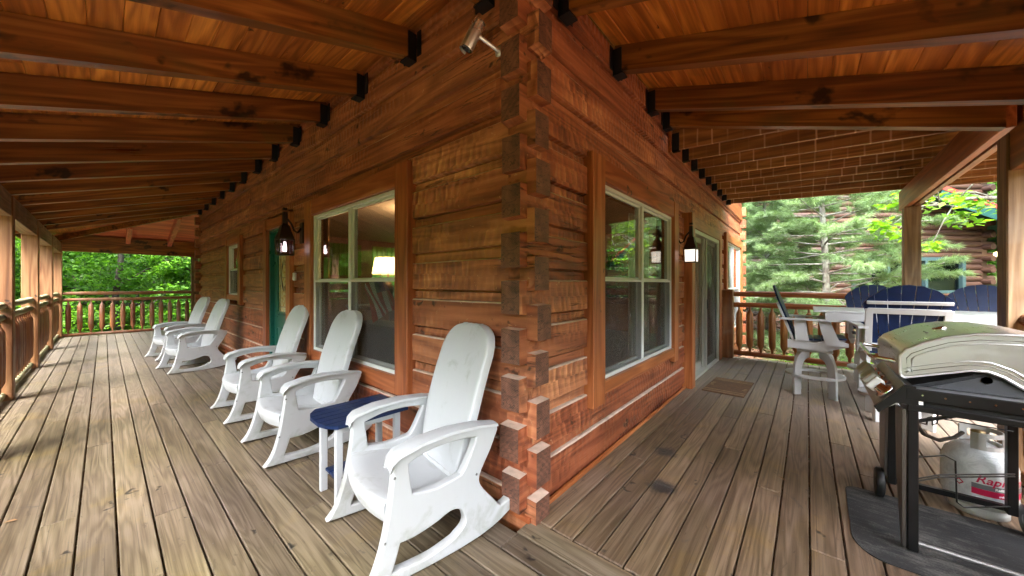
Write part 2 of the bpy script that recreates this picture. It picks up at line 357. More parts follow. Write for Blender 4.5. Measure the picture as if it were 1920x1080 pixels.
# ------------------------------------------------------------------ mesh builder
class MB:
    def __init__(s): s.v = []; s.f = []; s.m = []; s.s = []
    def add(s, vs, fs, m=0, smooth=False, M=None):
        o = len(s.v)
        if M is not None: vs = [tuple(M @ Vector(v)) for v in vs]
        s.v += [tuple(v) for v in vs]
        s.f += [tuple(i + o for i in f) for f in fs]
        s.m += [m] * len(fs); s.s += [smooth] * len(fs)
        return s
    def box(s, c, d, b=0.0, m=0, M=None, rot=None):
        """box centred at c with full sizes d and chamfer b"""
        hx, hy, hz = (x / 2 for x in d)
        b = min(b, hx * .9, hy * .9, hz * .9)
        if rot is not None:
            T = Matrix.Translation(c) @ rot.to_4x4(); c0 = (0, 0, 0)
            M = T if M is None else M @ T
        else: c0 = c
        if b <= 0:
            vs = [(c0[0] + sx * hx, c0[1] + sy * hy, c0[2] + sz * hz) for sx in (-1, 1) for sy in (-1, 1) for sz in (-1, 1)]
            fs = [(0, 1, 3, 2), (4, 6, 7, 5), (0, 4, 5, 1), (2, 3, 7, 6), (0, 2, 6, 4), (1, 5, 7, 3)]
            return s.add(vs, fs, m, False, M)
        vs = []; idx = {}
        for sx in (-1, 1):
            for sy in (-1, 1):
                for sz in (-1, 1):
                    for ax in range(3):
                        p = [sx * (hx - b), sy * (hy - b), sz * (hz - b)]
                        p[ax] = (sx * hx, sy * hy, sz * hz)[ax]
                        idx[(sx, sy, sz, ax)] = len(vs); vs.append((c0[0] + p[0], c0[1] + p[1], c0[2] + p[2]))
        fs = []
        cyc = [(-1, -1), (1, -1), (1, 1), (-1, 1)]
        for ax in range(3):
            for sg in (-1, 1):
                q = []
                for a, bb in cyc:
                    k = [0, 0, 0]; k[ax] = sg; k[(ax + 1) % 3] = a; k[(ax + 2) % 3] = bb
                    q.append(idx[(*k, ax)])
                fs.append(tuple(q) if sg > 0 else tuple(reversed(q)))
        def face(ids):
            p = [Vector(vs[i]) - Vector(c0) for i in ids]
            n = (p[1] - p[0]).cross(p[2] - p[0]); ce = sum(p, Vector()) / len(p)
            fs.append(tuple(ids) if n.dot(ce) > 0 else tuple(reversed(ids)))
        for ax in range(3):          # edges parallel to ax
            a1, a2 = (ax + 1) % 3, (ax + 2) % 3
            for s1 in (-1, 1):
                for s2 in (-1, 1):
                    def K(e, w_):
                        k = [0, 0, 0]; k[ax] = e; k[a1] = s1; k[a2] = s2
                        return idx[(*k, w_)]
                    face([K(-1, a1), K(1, a1), K(1, a2), K(-1, a2)])
        for sx in (-1, 1):
            for sy in (-1, 1):
                for sz in (-1, 1):
                    face([idx[(sx, sy, sz, a)] for a in range(3)])
        return s.add(vs, fs, m, False, M)
    def span(s, a, b_, bev=0.0, m=0, M=None):
        return s.box([(x + y) / 2 for x, y in zip(a, b_)], [abs(y - x) for x, y in zip(a, b_)], bev, m, M)
    def beam(s, p, q, wd, ht, bev=0.0, m=0, up=(0, 0, 1), M=None):
        """box from p to q, cross-section wd (sideways) by ht (up)"""
        p = Vector(p); q = Vector(q); x = (q - p).normalized()
        y = Vector(up).cross(x)
        if y.length < 1e-4: y = Vector((0, 1, 0))
        y.normalize(); z = x.cross(y)
        rot = Matrix((x, y, z)).transposed()
        return s.box((p + q) / 2, ((q - p).length, wd, ht), bev, m, M, rot)
    def tube(s, pts, r, n=8, cap=True, m=0, smooth=True, M=None, closed=False):
        pts = [Vector(p) for p in pts]; k = len(pts)
        rr = r if hasattr(r, '__len__') else [r] * k
        vs = []; fs = []
        prev = None
        for i, p in enumerate(pts):
            if closed: t = pts[(i + 1) % k] - pts[i - 1]
            else: t = (pts[min(i + 1, k - 1)] - pts[max(i - 1, 0)])
            t.normalize()
            if prev is None:
                a = Vector((0, 0, 1)) if abs(t.z) < .9 else Vector((1, 0, 0))
                u = a.cross(t).normalized()
            else:
                u = (prev - t * prev.dot(t)).normalized()
            prev = u; v_ = t.cross(u)
            for j in range(n):
                an = 2 * math.pi * j / n
                vs.append(p + (u * math.cos(an) + v_ * math.sin(an)) * rr[i])
        for i in range(k if closed else k - 1):
            i2 = (i + 1) % k
            for j in range(n):
                fs.append((i * n + j, i * n + (j + 1) % n, i2 * n + (j + 1) % n, i2 * n + j))
        s.add(vs, fs, m, smooth, M)
        if cap and not closed:
            s.add(vs[:n], [tuple(reversed(range(n)))], m, False, M)
            s.add(vs[-n:], [tuple(range(n))], m, False, M)
        return s
    def lathe(s, prof, n=20, c=(0, 0, 0), m=0, smooth=True, M=None):
        vs = []; fs = []
        for r_, z in prof:
            for j in range(n):
                a = 2 * math.pi * j / n
                vs.append((c[0] + r_ * math.cos(a), c[1] + r_ * math.sin(a), c[2] + z))
        for i in range(len(prof) - 1):
            for j in range(n):
                fs.append((i * n + j, i * n + (j + 1) % n, (i + 1) * n + (j + 1) % n, (i + 1) * n + j))
        return s.add(vs, fs, m, smooth, M)
    def prism(s, poly, t0, t1, plane='XZ', m=0, M=None):
        """polygon extruded; XZ -> along y, XY -> along z, YZ -> along x"""
        def P(a, b, t): return {'XZ': (a, t, b), 'XY': (a, b, t), 'YZ': (t, a, b)}[plane]
        n = len(poly)
        ar = sum(poly[i][0] * poly[(i + 1) % n][1] - poly[(i + 1) % n][0] * poly[i][1] for i in range(n))
        if ar < 0: poly = poly[::-1]
        if t0 > t1: t0, t1 = t1, t0
        vs = [P(a, b, t0) for a, b in poly] + [P(a, b, t1) for a, b in poly]
        lo = tuple(range(n)); hi = tuple(range(n, 2 * n))
        flip = plane != 'XZ'
        fs = [lo if not flip else lo[::-1], hi[::-1] if not flip else hi]
        for i in range(n):
            j = (i + 1) % n
            q = (i, j, j + n, i + n)
            fs.append(q[::-1] if not flip else q)
        return s.add(vs, fs, m, False, M)
    def mesh(s, name, mats):
        me = bpy.data.meshes.new(name)
        me.from_pydata(s.v, [], s.f)
        for m_ in mats: me.materials.append(m_)
        me.polygons.foreach_set('material_index', s.m)
        me.polygons.foreach_set('use_smooth', s.s)
        me.update()
        return me
    def obj(s, name, mats, parent=None, loc=None, rot=None, center=False):
        if not isinstance(mats, (list, tuple)): mats = [mats]
        if center and s.v:
            a = np.array(s.v); c = (a.min(0) + a.max(0)) / 2
            s.v = [tuple(x) for x in (a - c)]; loc = tuple(c)
        o = bpy.data.objects.new(name, s.mesh(name, mats)); COL.objects.link(o)
        if parent: o.parent = parent
        if loc: o.location = loc
        if rot: o.rotation_euler = rot
        return o

def tag(o, label=None, cat=None, group=None, kind=None):
    if label: o['label'] = label
    if cat: o['category'] = cat
    if group: o['group'] = group
    if kind: o['kind'] = kind
    return o
def empty(name, loc=(0, 0, 0), rz=0, label=None, cat=None, group=None, kind=None):
    o = bpy.data.objects.new(name, None); COL.objects.link(o)
    o.location = loc; o.rotation_euler = (0, 0, rz); o.empty_display_size = .1
    return tag(o, label, cat, group, kind)
def copy_tree(o, parent=None):
    c = o.copy(); COL.objects.link(c); c.parent = parent
    for ch in list(o.children): copy_tree(ch, c)
    return c
def raw_mesh(name, verts, faces_flat, nper, mats, matidx=None, smooth=False):
    me = bpy.data.meshes.new(name)
    nv = len(verts); nf = len(faces_flat) // nper
    me.vertices.add(nv); me.vertices.foreach_set('co', np.asarray(verts, dtype=np.float32).ravel())
    me.loops.add(nf * nper); me.loops.foreach_set('vertex_index', np.asarray(faces_flat, dtype=np.int32).ravel())
    me.polygons.add(nf)
    me.polygons.foreach_set('loop_start', np.arange(nf, dtype=np.int32) * nper)
    me.polygons.foreach_set('loop_total', np.full(nf, nper, dtype=np.int32))
    for m_ in mats: me.materials.append(m_)
    if matidx is not None: me.polygons.foreach_set('material_index', matidx)
    if smooth: me.polygons.foreach_set('use_smooth', [True] * nf)
    me.update(calc_edges=True); me.validate()
    return me
def link(name, me, parent=None, loc=(0, 0, 0), rz=0, s=1):
    o = bpy.data.objects.new(name, me); COL.objects.link(o); o.parent = parent
    o.location = loc; o.rotation_euler = (0, 0, rz); o.scale = (s, s, s)
    return o
def lerp(a, b, t): return a + (b - a) * t

BLK = simple('black_metal', (.0055, .0055, .006), .36, .3, .1)
HANG = simple('black_hanger', (.005, .005, .0055), .5, .2, .1)
WHT = resin_white()
VINYL = simple('pale_vinyl', (.60, .62, .60), .35, 0, 0, var=.04)
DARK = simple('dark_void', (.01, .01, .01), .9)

# ================================================================== SETTING: terrain
def ground_h(x, y):
    h = -0.55
    if x < -2.0: h -= .16 * (-2.0 - x) * (1.0 if x > -22 else 0) + (3.2 if x <= -22 else 0)
    if y > 14.0: h -= .10 * min(y - 14.0, 26)
    if x > 6.5: h += .055 * (x - 6.5) * (1 if x < 11 else 0) + (.2475 + .14 * min(x - 11, 26) if x >= 11 else 0)
    rr = math.hypot(x - 3, y - 4)
    if rr > 30: h += .42 * min(rr - 30, 60)
    return h + .18 * noise.noise(Vector((x * .25, y * .25, 0))) * min(1, max(0, (max(-x - 2.5, x - 6.5, y - 14, -y - 5)) * .4))
def make_ground():
    xs = np.concatenate([np.linspace(-300, -42, 8), np.linspace(-40, 50, 91), np.linspace(55, 300, 8)])
    ys = np.concatenate([np.linspace(-300, -42, 8), np.linspace(-40, 60, 101), np.linspace(65, 300, 8)])
    V = [(x, y, ground_h(x, y)) for y in ys for x in xs]
    nx = len(xs)
    F = [(j * nx + i, j * nx + i + 1, (j + 1) * nx + i + 1, (j + 1) * nx + i) for j in range(len(ys) - 1) for i in range(nx - 1)]
    t = NT('forest_floor')
    p = t.n('NewGeometry').outputs['Position']
    n1 = t.noise(p, .35, 4, .6); n2 = t.noise(p, 9, 5, .7); n3 = t.noise(p, 40, 3, .7)
    c1 = t.ramp(t.math('ADD', t.math('MULTIPLY', n2, .6), t.math('MULTIPLY', n3, .4)), [(.3, (.05, .026, .016)), (.5, (.17, .085, .055)), (.7, (.33, .19, .13))])
    c2 = t.ramp(n3, [(.3, (.02, .04, .01)), (.7, (.09, .15, .03))])
    mm = t.rng(n1, .50, .60, 0, .85); mm.node.clamp = True
    dd = t.n('VectorMath', {0: p, 1: (3, 4, 0)}, operation='DISTANCE').outputs['Value']
    mm = t.math('MAXIMUM', mm, t.math('MULTIPLY', t.rng(dd, 14, 24, 0, 1), .85), clamp=True)
    t.principled(t.mix(mm, c1, c2), .9, n2, .6, .05)
    mb = MB(); mb.add(V, F, 0, True)
    tag(mb.obj('ground', t.m), kind='structure')
make_ground()

# ================================================================== PORCH DECK
deck = empty('porch_deck', kind='structure')
PITCH, GAP, TH = .1465, .009, .036
def deck_board(x0, x1, y0, y1, axis):
    mb = MB()
    tw = random.uniform(-.0012, .0012)
    mb.span((x0, y0, -TH + tw), (x1, y1, tw), .004)
    mb.obj('deck_board', W('deck', axis), deck, center=True)
def run(a0, a1, fixed0, fixed1, axis, joints):
    cuts = [a0] + [j for j in joints if a0 + .4 < j < a1 - .4] + [a1]
    for p, q in zip(cuts[:-1], cuts[1:]):
        p2, q2 = p + .0015, q - .0015
        if axis == 'Y': deck_board(fixed0, fixed1, p2, q2, 'Y')
        else: deck_board(p2, q2, fixed0, fixed1, 'X')
i = 0
x = .035
JL = [[1.1, 5.9, 10.1], [.05, 3.4, 8.2], [2.2, 7.4, 12.2], [-.35, 4.6, 9.4], [1.7, 6.6, 11.4]]
while x - PITCH > -2.62:
    run(-2.62, 10.86 if x > .0 else 13.75, x - PITCH + GAP, x, 'Y', [j + random.uniform(-.1, .1) for j in JL[i % 5]]) if x <= .0 else run(-2.62, -.006, x - PITCH + GAP, x, 'Y', [])
    x -= PITCH; i += 1
x = .035; i = 2
y = 10.88                                             # boards of the bay behind the house corner
while x < 3.0:
    x += PITCH; deck_board(x - PITCH + GAP, x, 10.88, 13.75, 'Y')
y = -.006; i = 0; PR = .1411
JR = [[2.95, 5.2], [1.25, 4.2], [3.6], [.9, 4.9], [2.55], [1.9, 5.3]]
while y - PR > -4.9:
    xs0 = .035 + GAP if y > -2.62 else 2.3
    run(xs0, 6.28, y - PR + .008, y, 'X', [j + random.uniform(-.1, .1) for j in JR[i % 6]])
    y -= PR; i += 1
# screw heads
def screws():
    V = []; F = []
    def disc(x_, y_):
        o = len(V)
        for q in range(6): V.append((x_ + .0042 * math.cos(q * 1.047), y_ + .0042 * math.sin(q * 1.047), .0022))
        F.append(tuple(range(o, o + 6)))
    x_ = .035; 
    while x_ - PITCH > -2.62:
        for yy in np.arange(-2.48, 13.6, .61):
            for q in (.03, .11): disc(x_ - PITCH + GAP + q + random.uniform(-.006, .006), yy + random.uniform(-.008, .008))
        x_ -= PITCH
    y_ = -.006
    while y_ - PR > -4.8:
        for xx in np.arange(.27, 6.2, .61):
            if y_ < -2.6 and xx < 2.35: continue
            for q in (.03, .105): disc(xx + random.uniform(-.008, .008), y_ - PR + .008 + q + random.uniform(-.006, .006))
        y_ -= PR
    mb = MB(); mb.add(V, F); o = mb.obj('screw_heads', simple('screw_metal', (.10, .085, .07), .45, .5), deck); o['kind'] = 'stuff'
screws()
# frame below the boards
for yy in np.arange(-2.5, 13.7, .61):
    MB().span((-2.6, yy, -.24), (0, yy + .045, -.042)).obj('floor_joist', W('post', 'X'), deck, center=True)
for xx in np.arange(.25, 6.3, .61):
    MB().span((xx, -4.85 if xx > 2.3 else -2.6, -.24), (xx + .045, -.02, -.042)).obj('floor_joist', W('post', 'Y'), deck, center=True)
for a, b, ax in (((-2.66, -2.66, -.28), (-2.62, 13.8, -.002), 'Y'), ((-2.62, -2.66, -.28), (2.28, -2.62, -.002), 'X'), ((2.26, -4.92, -.28), (6.32, -4.88, -.002), 'X'),
                 ((6.285, -4.88, -.28), (6.325, -.02, -.002), 'Y'), ((-2.62, 13.76, -.28), (3.1, 13.80, -.002), 'X')):
    MB().span(a, b, .004).obj('rim_board', W('post', ax), deck, center=True)

# ================================================================== LOG CABIN
cabin = empty('log_cabin', (0, 0, 0), 0, 'orange-brown hewn log cabin whose two walls meet in a dovetail corner of crossing log ends', 'cabin')
LP, FH = .286, .212
LX1, LY1 = 8.74, 10.86
TKN = .145
LM = {a: hewn(a) for a in 'XY'}
LEDGE = simple('skylit_ledge', (.56, .42, .32), .7, 0, .3, 60, .25, 12)  # sky light caught on the log top ledges, painted in as a paler colour
EG = end_grain()
def log(axis, k, a0, a1, top, pa, pb):
    """hewn log: axis Y sits in the left wall, X in the right. pa/pb = the end juts past the corner by that much"""
    seed = random.random() * 100
    n = max(2, int((a1 - a0) / .055)); n = min(n, 90)
    near = (a1 < 3.5)
    z0, zf, z1 = top - LP + .004, top - FH, top
    rec = .027
    rows = [(z0, rec), (zf - .014, rec), (zf - .010, rec + .022), (zf - .001, rec + .022), (zf + .003, -.000)]
    mrow = 5 if near else 3
    for r_ in range(1, mrow): rows.append((lerp(zf + .004, z1 - .008, r_ / mrow), 0))
    rows += [(z1 - .008, .0), (z1 - .0005, .007), (z1, rec + .006)]
    vs = []; fs = []; ms = []
    nr = len(rows)
    for i in range(n + 1):
        a = lerp(a0, a1, i / n)
        for j, (z, d) in enumerate(rows):
            dd = d
            zz = z
            e = noise.noise(Vector((a * 2.2, z * 3 + seed, seed)))
            if 4 <= j <= nr - 3:
                dd += .0045 * noise.noise(Vector((a * 9 + seed, z * 9, 3))) + .003 * e
            if j in (4, nr - 3, nr - 2): zz += .0045 * noise.noise(Vector((a * 1.7 + seed, j, 1)))
            vs.append((dd, a, zz))
    for i in range(n):
        for j in range(nr - 1):
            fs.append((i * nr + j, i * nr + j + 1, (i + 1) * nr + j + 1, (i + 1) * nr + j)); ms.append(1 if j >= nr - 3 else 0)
    mb = MB()
    def T(v):
        d, a, z = v
        return (d, a, z) if axis == 'Y' else (a, d, z)
    sm = True
    F = [f if axis == 'Y' else f[::-1] for f in fs]
    mb.add([T(v) for v in vs], F, 0, sm); mb.m = ms
    # body behind the face, jutting ends
    def body(b0, b1, zz0, zz1, dd0):
        lo = T((dd0 + .022, b0, zz0)); hi = T((TKN, b1, zz1))
        mb.span(tuple(min(p, q) for p, q in zip(lo, hi)), tuple(max(p, q) for p, q in zip(lo, hi)), 0, 0)
    body(a0 + (.0 if pa else .0), a1, z0 + .001, z1 - .001, rec + .006)
    for p, e0, sgn in ((pa, a0, -1), (pb, a1, 1)):
        if not p: continue
        # jutting end block: slightly irregular, with end grain face
        x0, x1 = .0, TKN + random.uniform(-.006, .006)
        pj = p + random.uniform(-.020, .012)
        a_in, a_out = e0, e0 + sgn * pj
        zb, zt = zf + .002, z1 - .004
        sl = random.uniform(-.010, .016)
        c8 = [(x0, a_in, zb), (x1, a_in, zb), (x1, a_in, zt), (x0, a_in, zt),
              (x0 + .002, a_out, zb + sl), (x1 - .004, a_out, zb + sl), (x1 - .004, a_out, zt - .004), (x0 + .002, a_out, zt - .004)]
        ff = [(0, 1, 5, 4), (1, 2, 6, 5), (2, 3, 7, 6), (3, 0, 4, 7), (4, 5, 6, 7)]
        mm = [0, 0, 1, 0, 2]
        vv = [T(v) for v in c8]
        ce = sum((Vector(v) for v in vv), Vector()) / 8
        o = len(mb.v); mb.v += vv
        for f_, m_ in zip(ff, mm):
            pts = [Vector(vv[q]) for q in f_]
            nn = (pts[1] - pts[0]).cross(pts[2] - pts[0]); cc = sum(pts, Vector()) / 4
            if nn.dot(cc - ce) < 0: f_ = f_[::-1]
            mb.f.append(tuple(q + o for q in f_)); mb.m.append(m_); mb.s.append(False)
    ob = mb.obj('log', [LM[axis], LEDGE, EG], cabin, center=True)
    ob.data.set_sharp_from_angle(angle=R(28))
    return ob
P_ = .074
# openings: (a0, a1, z0, z1) along the wall, casings included
OPL = [(1.24, 3.31, .53, 2.32), (3.93, 5.03, -.1, 2.30), (6.5, 7.62, 1.10, 2.25)]
OPR = [(.82, 2.94, .53, 2.32), (3.60, 5.86, -.1, 2.30), (6.35, 8.45, .35, 2.34)]
def wall(axis, base, L, ops):
    k = 0
    while True:
        top = base + LP * k
        if top > 3.62: break
        mz = top - LP / 2
        segs = [(.0, L)]
        for a0, a1, z0, z1 in ops:
            if z0 < mz < z1:
                ns = []
                for s0, s1 in segs:
                    if a0 > s0 and a1 < s1: ns += [(s0, a0), (a1, s1)]
                    else: ns.append((s0, s1))
                segs = ns
        # butt-jointed long logs
        out = []
        for s0, s1 in segs:
            if s1 - s0 > 6.5:
                j = s0 + (s1 - s0) * random.uniform(.4, .6); out += [(s0, j), (j, s1)]
            else: out.append((s0, s1))
        for s0, s1 in out:
            log(axis, k, s0, s1, top, P_ if s0 == 0 else 0, P_ + .03 if s1 == L else 0)
        k += 1
wall('Y', .140, LY1, OPL)
wall('X', .283, LX1, OPR)
# foot: the first X course stub and the sill
MB().span((.003, .003, -.3), (LX1, .14, -.0)).obj('foundation_beam', W('stain', 'X'), cabin, center=True)
MB().span((.006, .14, -.3), (.14, LY1, -.15)).obj('foundation_beam', W('stain', 'Y'), cabin, center=True)
MB().span((-.022, -.03, .002), (.004, LY1, .03), .003).obj('sill_strip', W('trim', 'Y'), cabin, center=True)
MB().span((.0, -.020, .002), (LX1, .004, .03), .003).obj('sill_strip', W('trim', 'X'), cabin, center=True)
# far gable ends: stubs of the logs of the end walls
k = 0
while .283 + LP * k < 3.5:
    tp = .283 + LP * k
    MB().span((-.10, LY1 - .15, tp - FH), (4.5, LY1 - .005, tp - .004), .004).obj('log', [LM['X']], cabin, center=True)
    tp = .140 + LP * k
    MB().span((LX1 - .15, -.10, tp - FH), (LX1 - .005, 4.5, tp - .004), .004).obj('log', [LM['Y']], cabin, center=True)
    k += 1
# inner lining and room
def room():
    inn = W('stain', 'Y'); fl = simple('room_carpet', (.16, .12, .09), .9)
    x0, x1, y0, y1 = .17, 8.5, .17, 10.6
    plane = MB()
    plane.span((x0, y0, -.05), (x1, y1, .0)); plane.obj('interior_floor', fl, cabin, center=True)
    MB().span((x0, y0, 2.95), (x1, y1, 3.0)).obj('interior_ceiling', simple('room_ceiling', (.55, .36, .22), .6), cabin, center=True)
    def iw(a, b, ops, axis):
        # wall panels round openings; a,b rectangles in plan
        mb = MB()
        (ax0, ay0), (ax1, ay1) = a, b
        L0, L1 = (ay0, ay1) if axis == 'Y' else (ax0, ax1)
        cur = L0
        def seg(s0, s1, z0, z1):
            if s1 - s0 < 1e-3 or z1 - z0 < 1e-3: return
            if axis == 'Y': mb.span((ax0, s0, z0), (ax1, s1, z1))
            else: mb.span((s0, ay0, z0), (s1, ay1, z1))
        for o0, o1, z0, z1 in sorted(ops):
            seg(cur, o0, 0, 2.95); seg(o0, o1, 0, z0); seg(o0, o1, z1, 2.95); cur = o1
        seg(cur, L1, 0, 2.95)
        mb.obj('interior_wall', simple('room_wall', (.36, .16, .08), .6, 0, .2, 8, .3, 3), cabin, center=True)
    iw((.150, .17), (.17, 10.6), [(1.36, 3.19, .63, 2.21), (4.05, 4.91, 0, 2.2), (6.62, 7.50, 1.2, 2.15)], 'Y')
    iw((.17, .150), (8.5, .17), [(.94, 2.82, .63, 2.21), (3.81, 5.69, 0, 2.2), (6.5, 8.4, .39, 2.3)], 'X')
    iw((.17, 10.6), (8.5, 10.62), [(2.2, 4.1, .9, 2.65), (4.6, 6.4, .9, 2.65)], 'X')
    iw((8.5, .17), (8.52, 10.6), [(1.5, 3.5, .8, 2.5), (5, 7, .8, 2.5)], 'Y')
room()
MB().span((-.3, -.2, 3.68), (8.9, 11, 3.74)).obj('wall_cap', W('stain', 'Y'), cabin, center=True)

# windows -----------------------------------------------------------
def frame_pt(axis, d, a, z): return (d, a, z) if axis == 'Y' else (a, d, z)
def bar(mb, axis, d0, d1, a0, a1, z0, z1, bev=.003, m=0):
    p = frame_pt(axis, d0, a0, z0); q = frame_pt(axis, d1, a1, z1)
    mb.span(tuple(min(x, y) for x, y in zip(p, q)), tuple(max(x, y) for x, y in zip(p, q)), bev, m)
def casing(axis, parent, a0, a1, z0, z1, wl, wr, wt, wb, zlow, wavy=True):
    """rough sawn casing boards proud of the logs; near (small a) side = wl"""
    for nm, (p0, p1, q0, q1), ax in (('casing', (a0 - wl, a0, zlow, z1 + wt), 'Z'), ('casing', (a1, a1 + wr, zlow, z1 + wt - .01), 'Z'),
                                    ('casing', (a0 + .002, a1 - .002, z1, z1 + wt - .006), axis), ('casing', (a0 + .002, a1 - .002, z0 - wb, z0), axis)):
        mb = MB(); bar(mb, axis, -.052 if ax == 'Z' else -.046, .07, p0, p1, q0, q1, .005)
        mb.obj(nm, W('trim', ax), parent, center=True)
GL = glass('window_glass', (.80, .84, .82))
def window(axis, a0, a1, z0, z1, zt, mull=True, label=None):
    win = MB()
    D0, D1 = -.012, .060
    fw = .030
    for r_ in ((a0, a0 + fw, z0, z1), (a1 - fw, a1, z0, z1), (a0 + fw, a1 - fw, z1 - fw, z1), (a0 + fw, a1 - fw, z0, z0 + fw)):
        bar(win, axis, D0, D1, *r_)
    o = win.obj('window', VINYL, cabin, center=True)
    if label: o['label'] = label
    c = o.location
    def sub(mb, nm, mat):
        ob = mb.obj(nm, mat, o, center=True); ob.location = Vector(ob.location) - Vector(c); return ob
    am = (a0 + a1) / 2
    cols = [(a0 + fw, am - .024), (am + .024, a1 - fw)] if mull else [(a0 + fw, a1 - fw)]
    if mull:
        mb = MB(); bar(mb, axis, D0 + .004, D1 + .01, am - .024, am + .024, z0 + fw, z1 - fw); sub(mb, 'mullion', VINYL)
    for s0, s1 in cols:
        # upper sash outside, lower sash inside
        for (q0, q1, d) in ((zt, z1 - fw, .016), (z0 + fw, zt + .012, .040)):
            mb = MB(); sw = .022
            for r_ in ((s0, s0 + sw, q0, q1), (s1 - sw, s1, q0, q1), (s0 + sw, s1 - sw, q1 - sw, q1), (s0 + sw, s1 - sw, q0, q0 + sw)):
                bar(mb, axis, d, d + .022, *r_, bev=.002)
            sub(mb, 'sash', VINYL)
            mb = MB(); bar(mb, axis, d + .009, d + .013, s0 + sw, s1 - sw, q0 + sw, q1 - sw, bev=0); sub(mb, 'pane', GL)
        mb = MB(); bar(mb, axis, .001, .002, s0 + .004, s1 - .004, z0 + fw, zt, bev=0); sub(mb, 'insect_screen', screen_mat())
        mb = MB(); bar(mb, axis, -.004, .008, s0, s1, zt - .016, zt + .006, bev=.002); sub(mb, 'screen_rail', VINYL)
    class Q: pass
    return o
def sub_casing(o, *args):
    before = set(bpy.data.objects)
    casing(*args[:1], o, *args[1:])
    for ob in set(bpy.data.objects) - before: ob.location = Vector(ob.location) - Vector(o.location)
w1 = window('Y', 1.36, 3.19, .63, 2.21, 1.44, True, 'large double window with a lamp glowing behind it')
sub_casing(w1, 'Y', 1.36, 3.19, .63, 2.21, .185, .19, .19, .15, .482)
w2 = window('X', .94, 2.82, .63, 2.21, 1.44, True, 'large double window with dark insect screens')
sub_casing(w2, 'X', .94, 2.82, .63, 2.21, .20, .17, .19, .10, .465)
w3 = window('Y', 6.62, 7.50, 1.20, 2.15, 1.68, False, 'small single window beyond the green door')
sub_casing(w3, 'Y', 6.62, 7.50, 1.20, 2.15, .16, .16, .14, .1, 1.03)
w4 = window('X', 6.5, 8.4, .42, 2.27, 1.3, True, 'tall window past the railing')
sub_casing(w4, 'X', 6.5, 8.4, .42, 2.27, .17, .17, .16, .1, .30)
# pale gathered curtains inside the right window
def curtain(nm, axis, d, a0, a1, z0, z1, mat, amp=.02, waves=9):
    n = 60; vs = []; fs = []
    for i in range(n + 1):
        a = lerp(a0, a1, i / n)
        for z, q in ((z0, 1.2), (z1, .7)):
            vs.append(frame_pt(axis, d + amp * q * math.sin(i / n * waves * 6.283 + .4 * math.sin(i)), a, z))
    for i in range(n): fs.append((2 * i, 2 * i + 1, 2 * i + 3, 2 * i + 2))
    mb = MB(); mb.add(vs, fs, 0, True)
    return mb.obj(nm, mat, None, center=True)
CURT = simple('sheer_curtain', (.45, .40, .34), .9, 0, 0, 40, .15, 14)
for a0, a1, l in ((.98, 1.30, 'sheer beige curtain inside the screened window, near the log corner'), (2.2, 2.80, 'sheer beige curtain drawn across the far half of the screened window')):
    tag(curtain('curtain', 'X', .26, a0, a1, .05, 2.2, CURT), l, 'curtain', 'curtains inside the right-hand window')

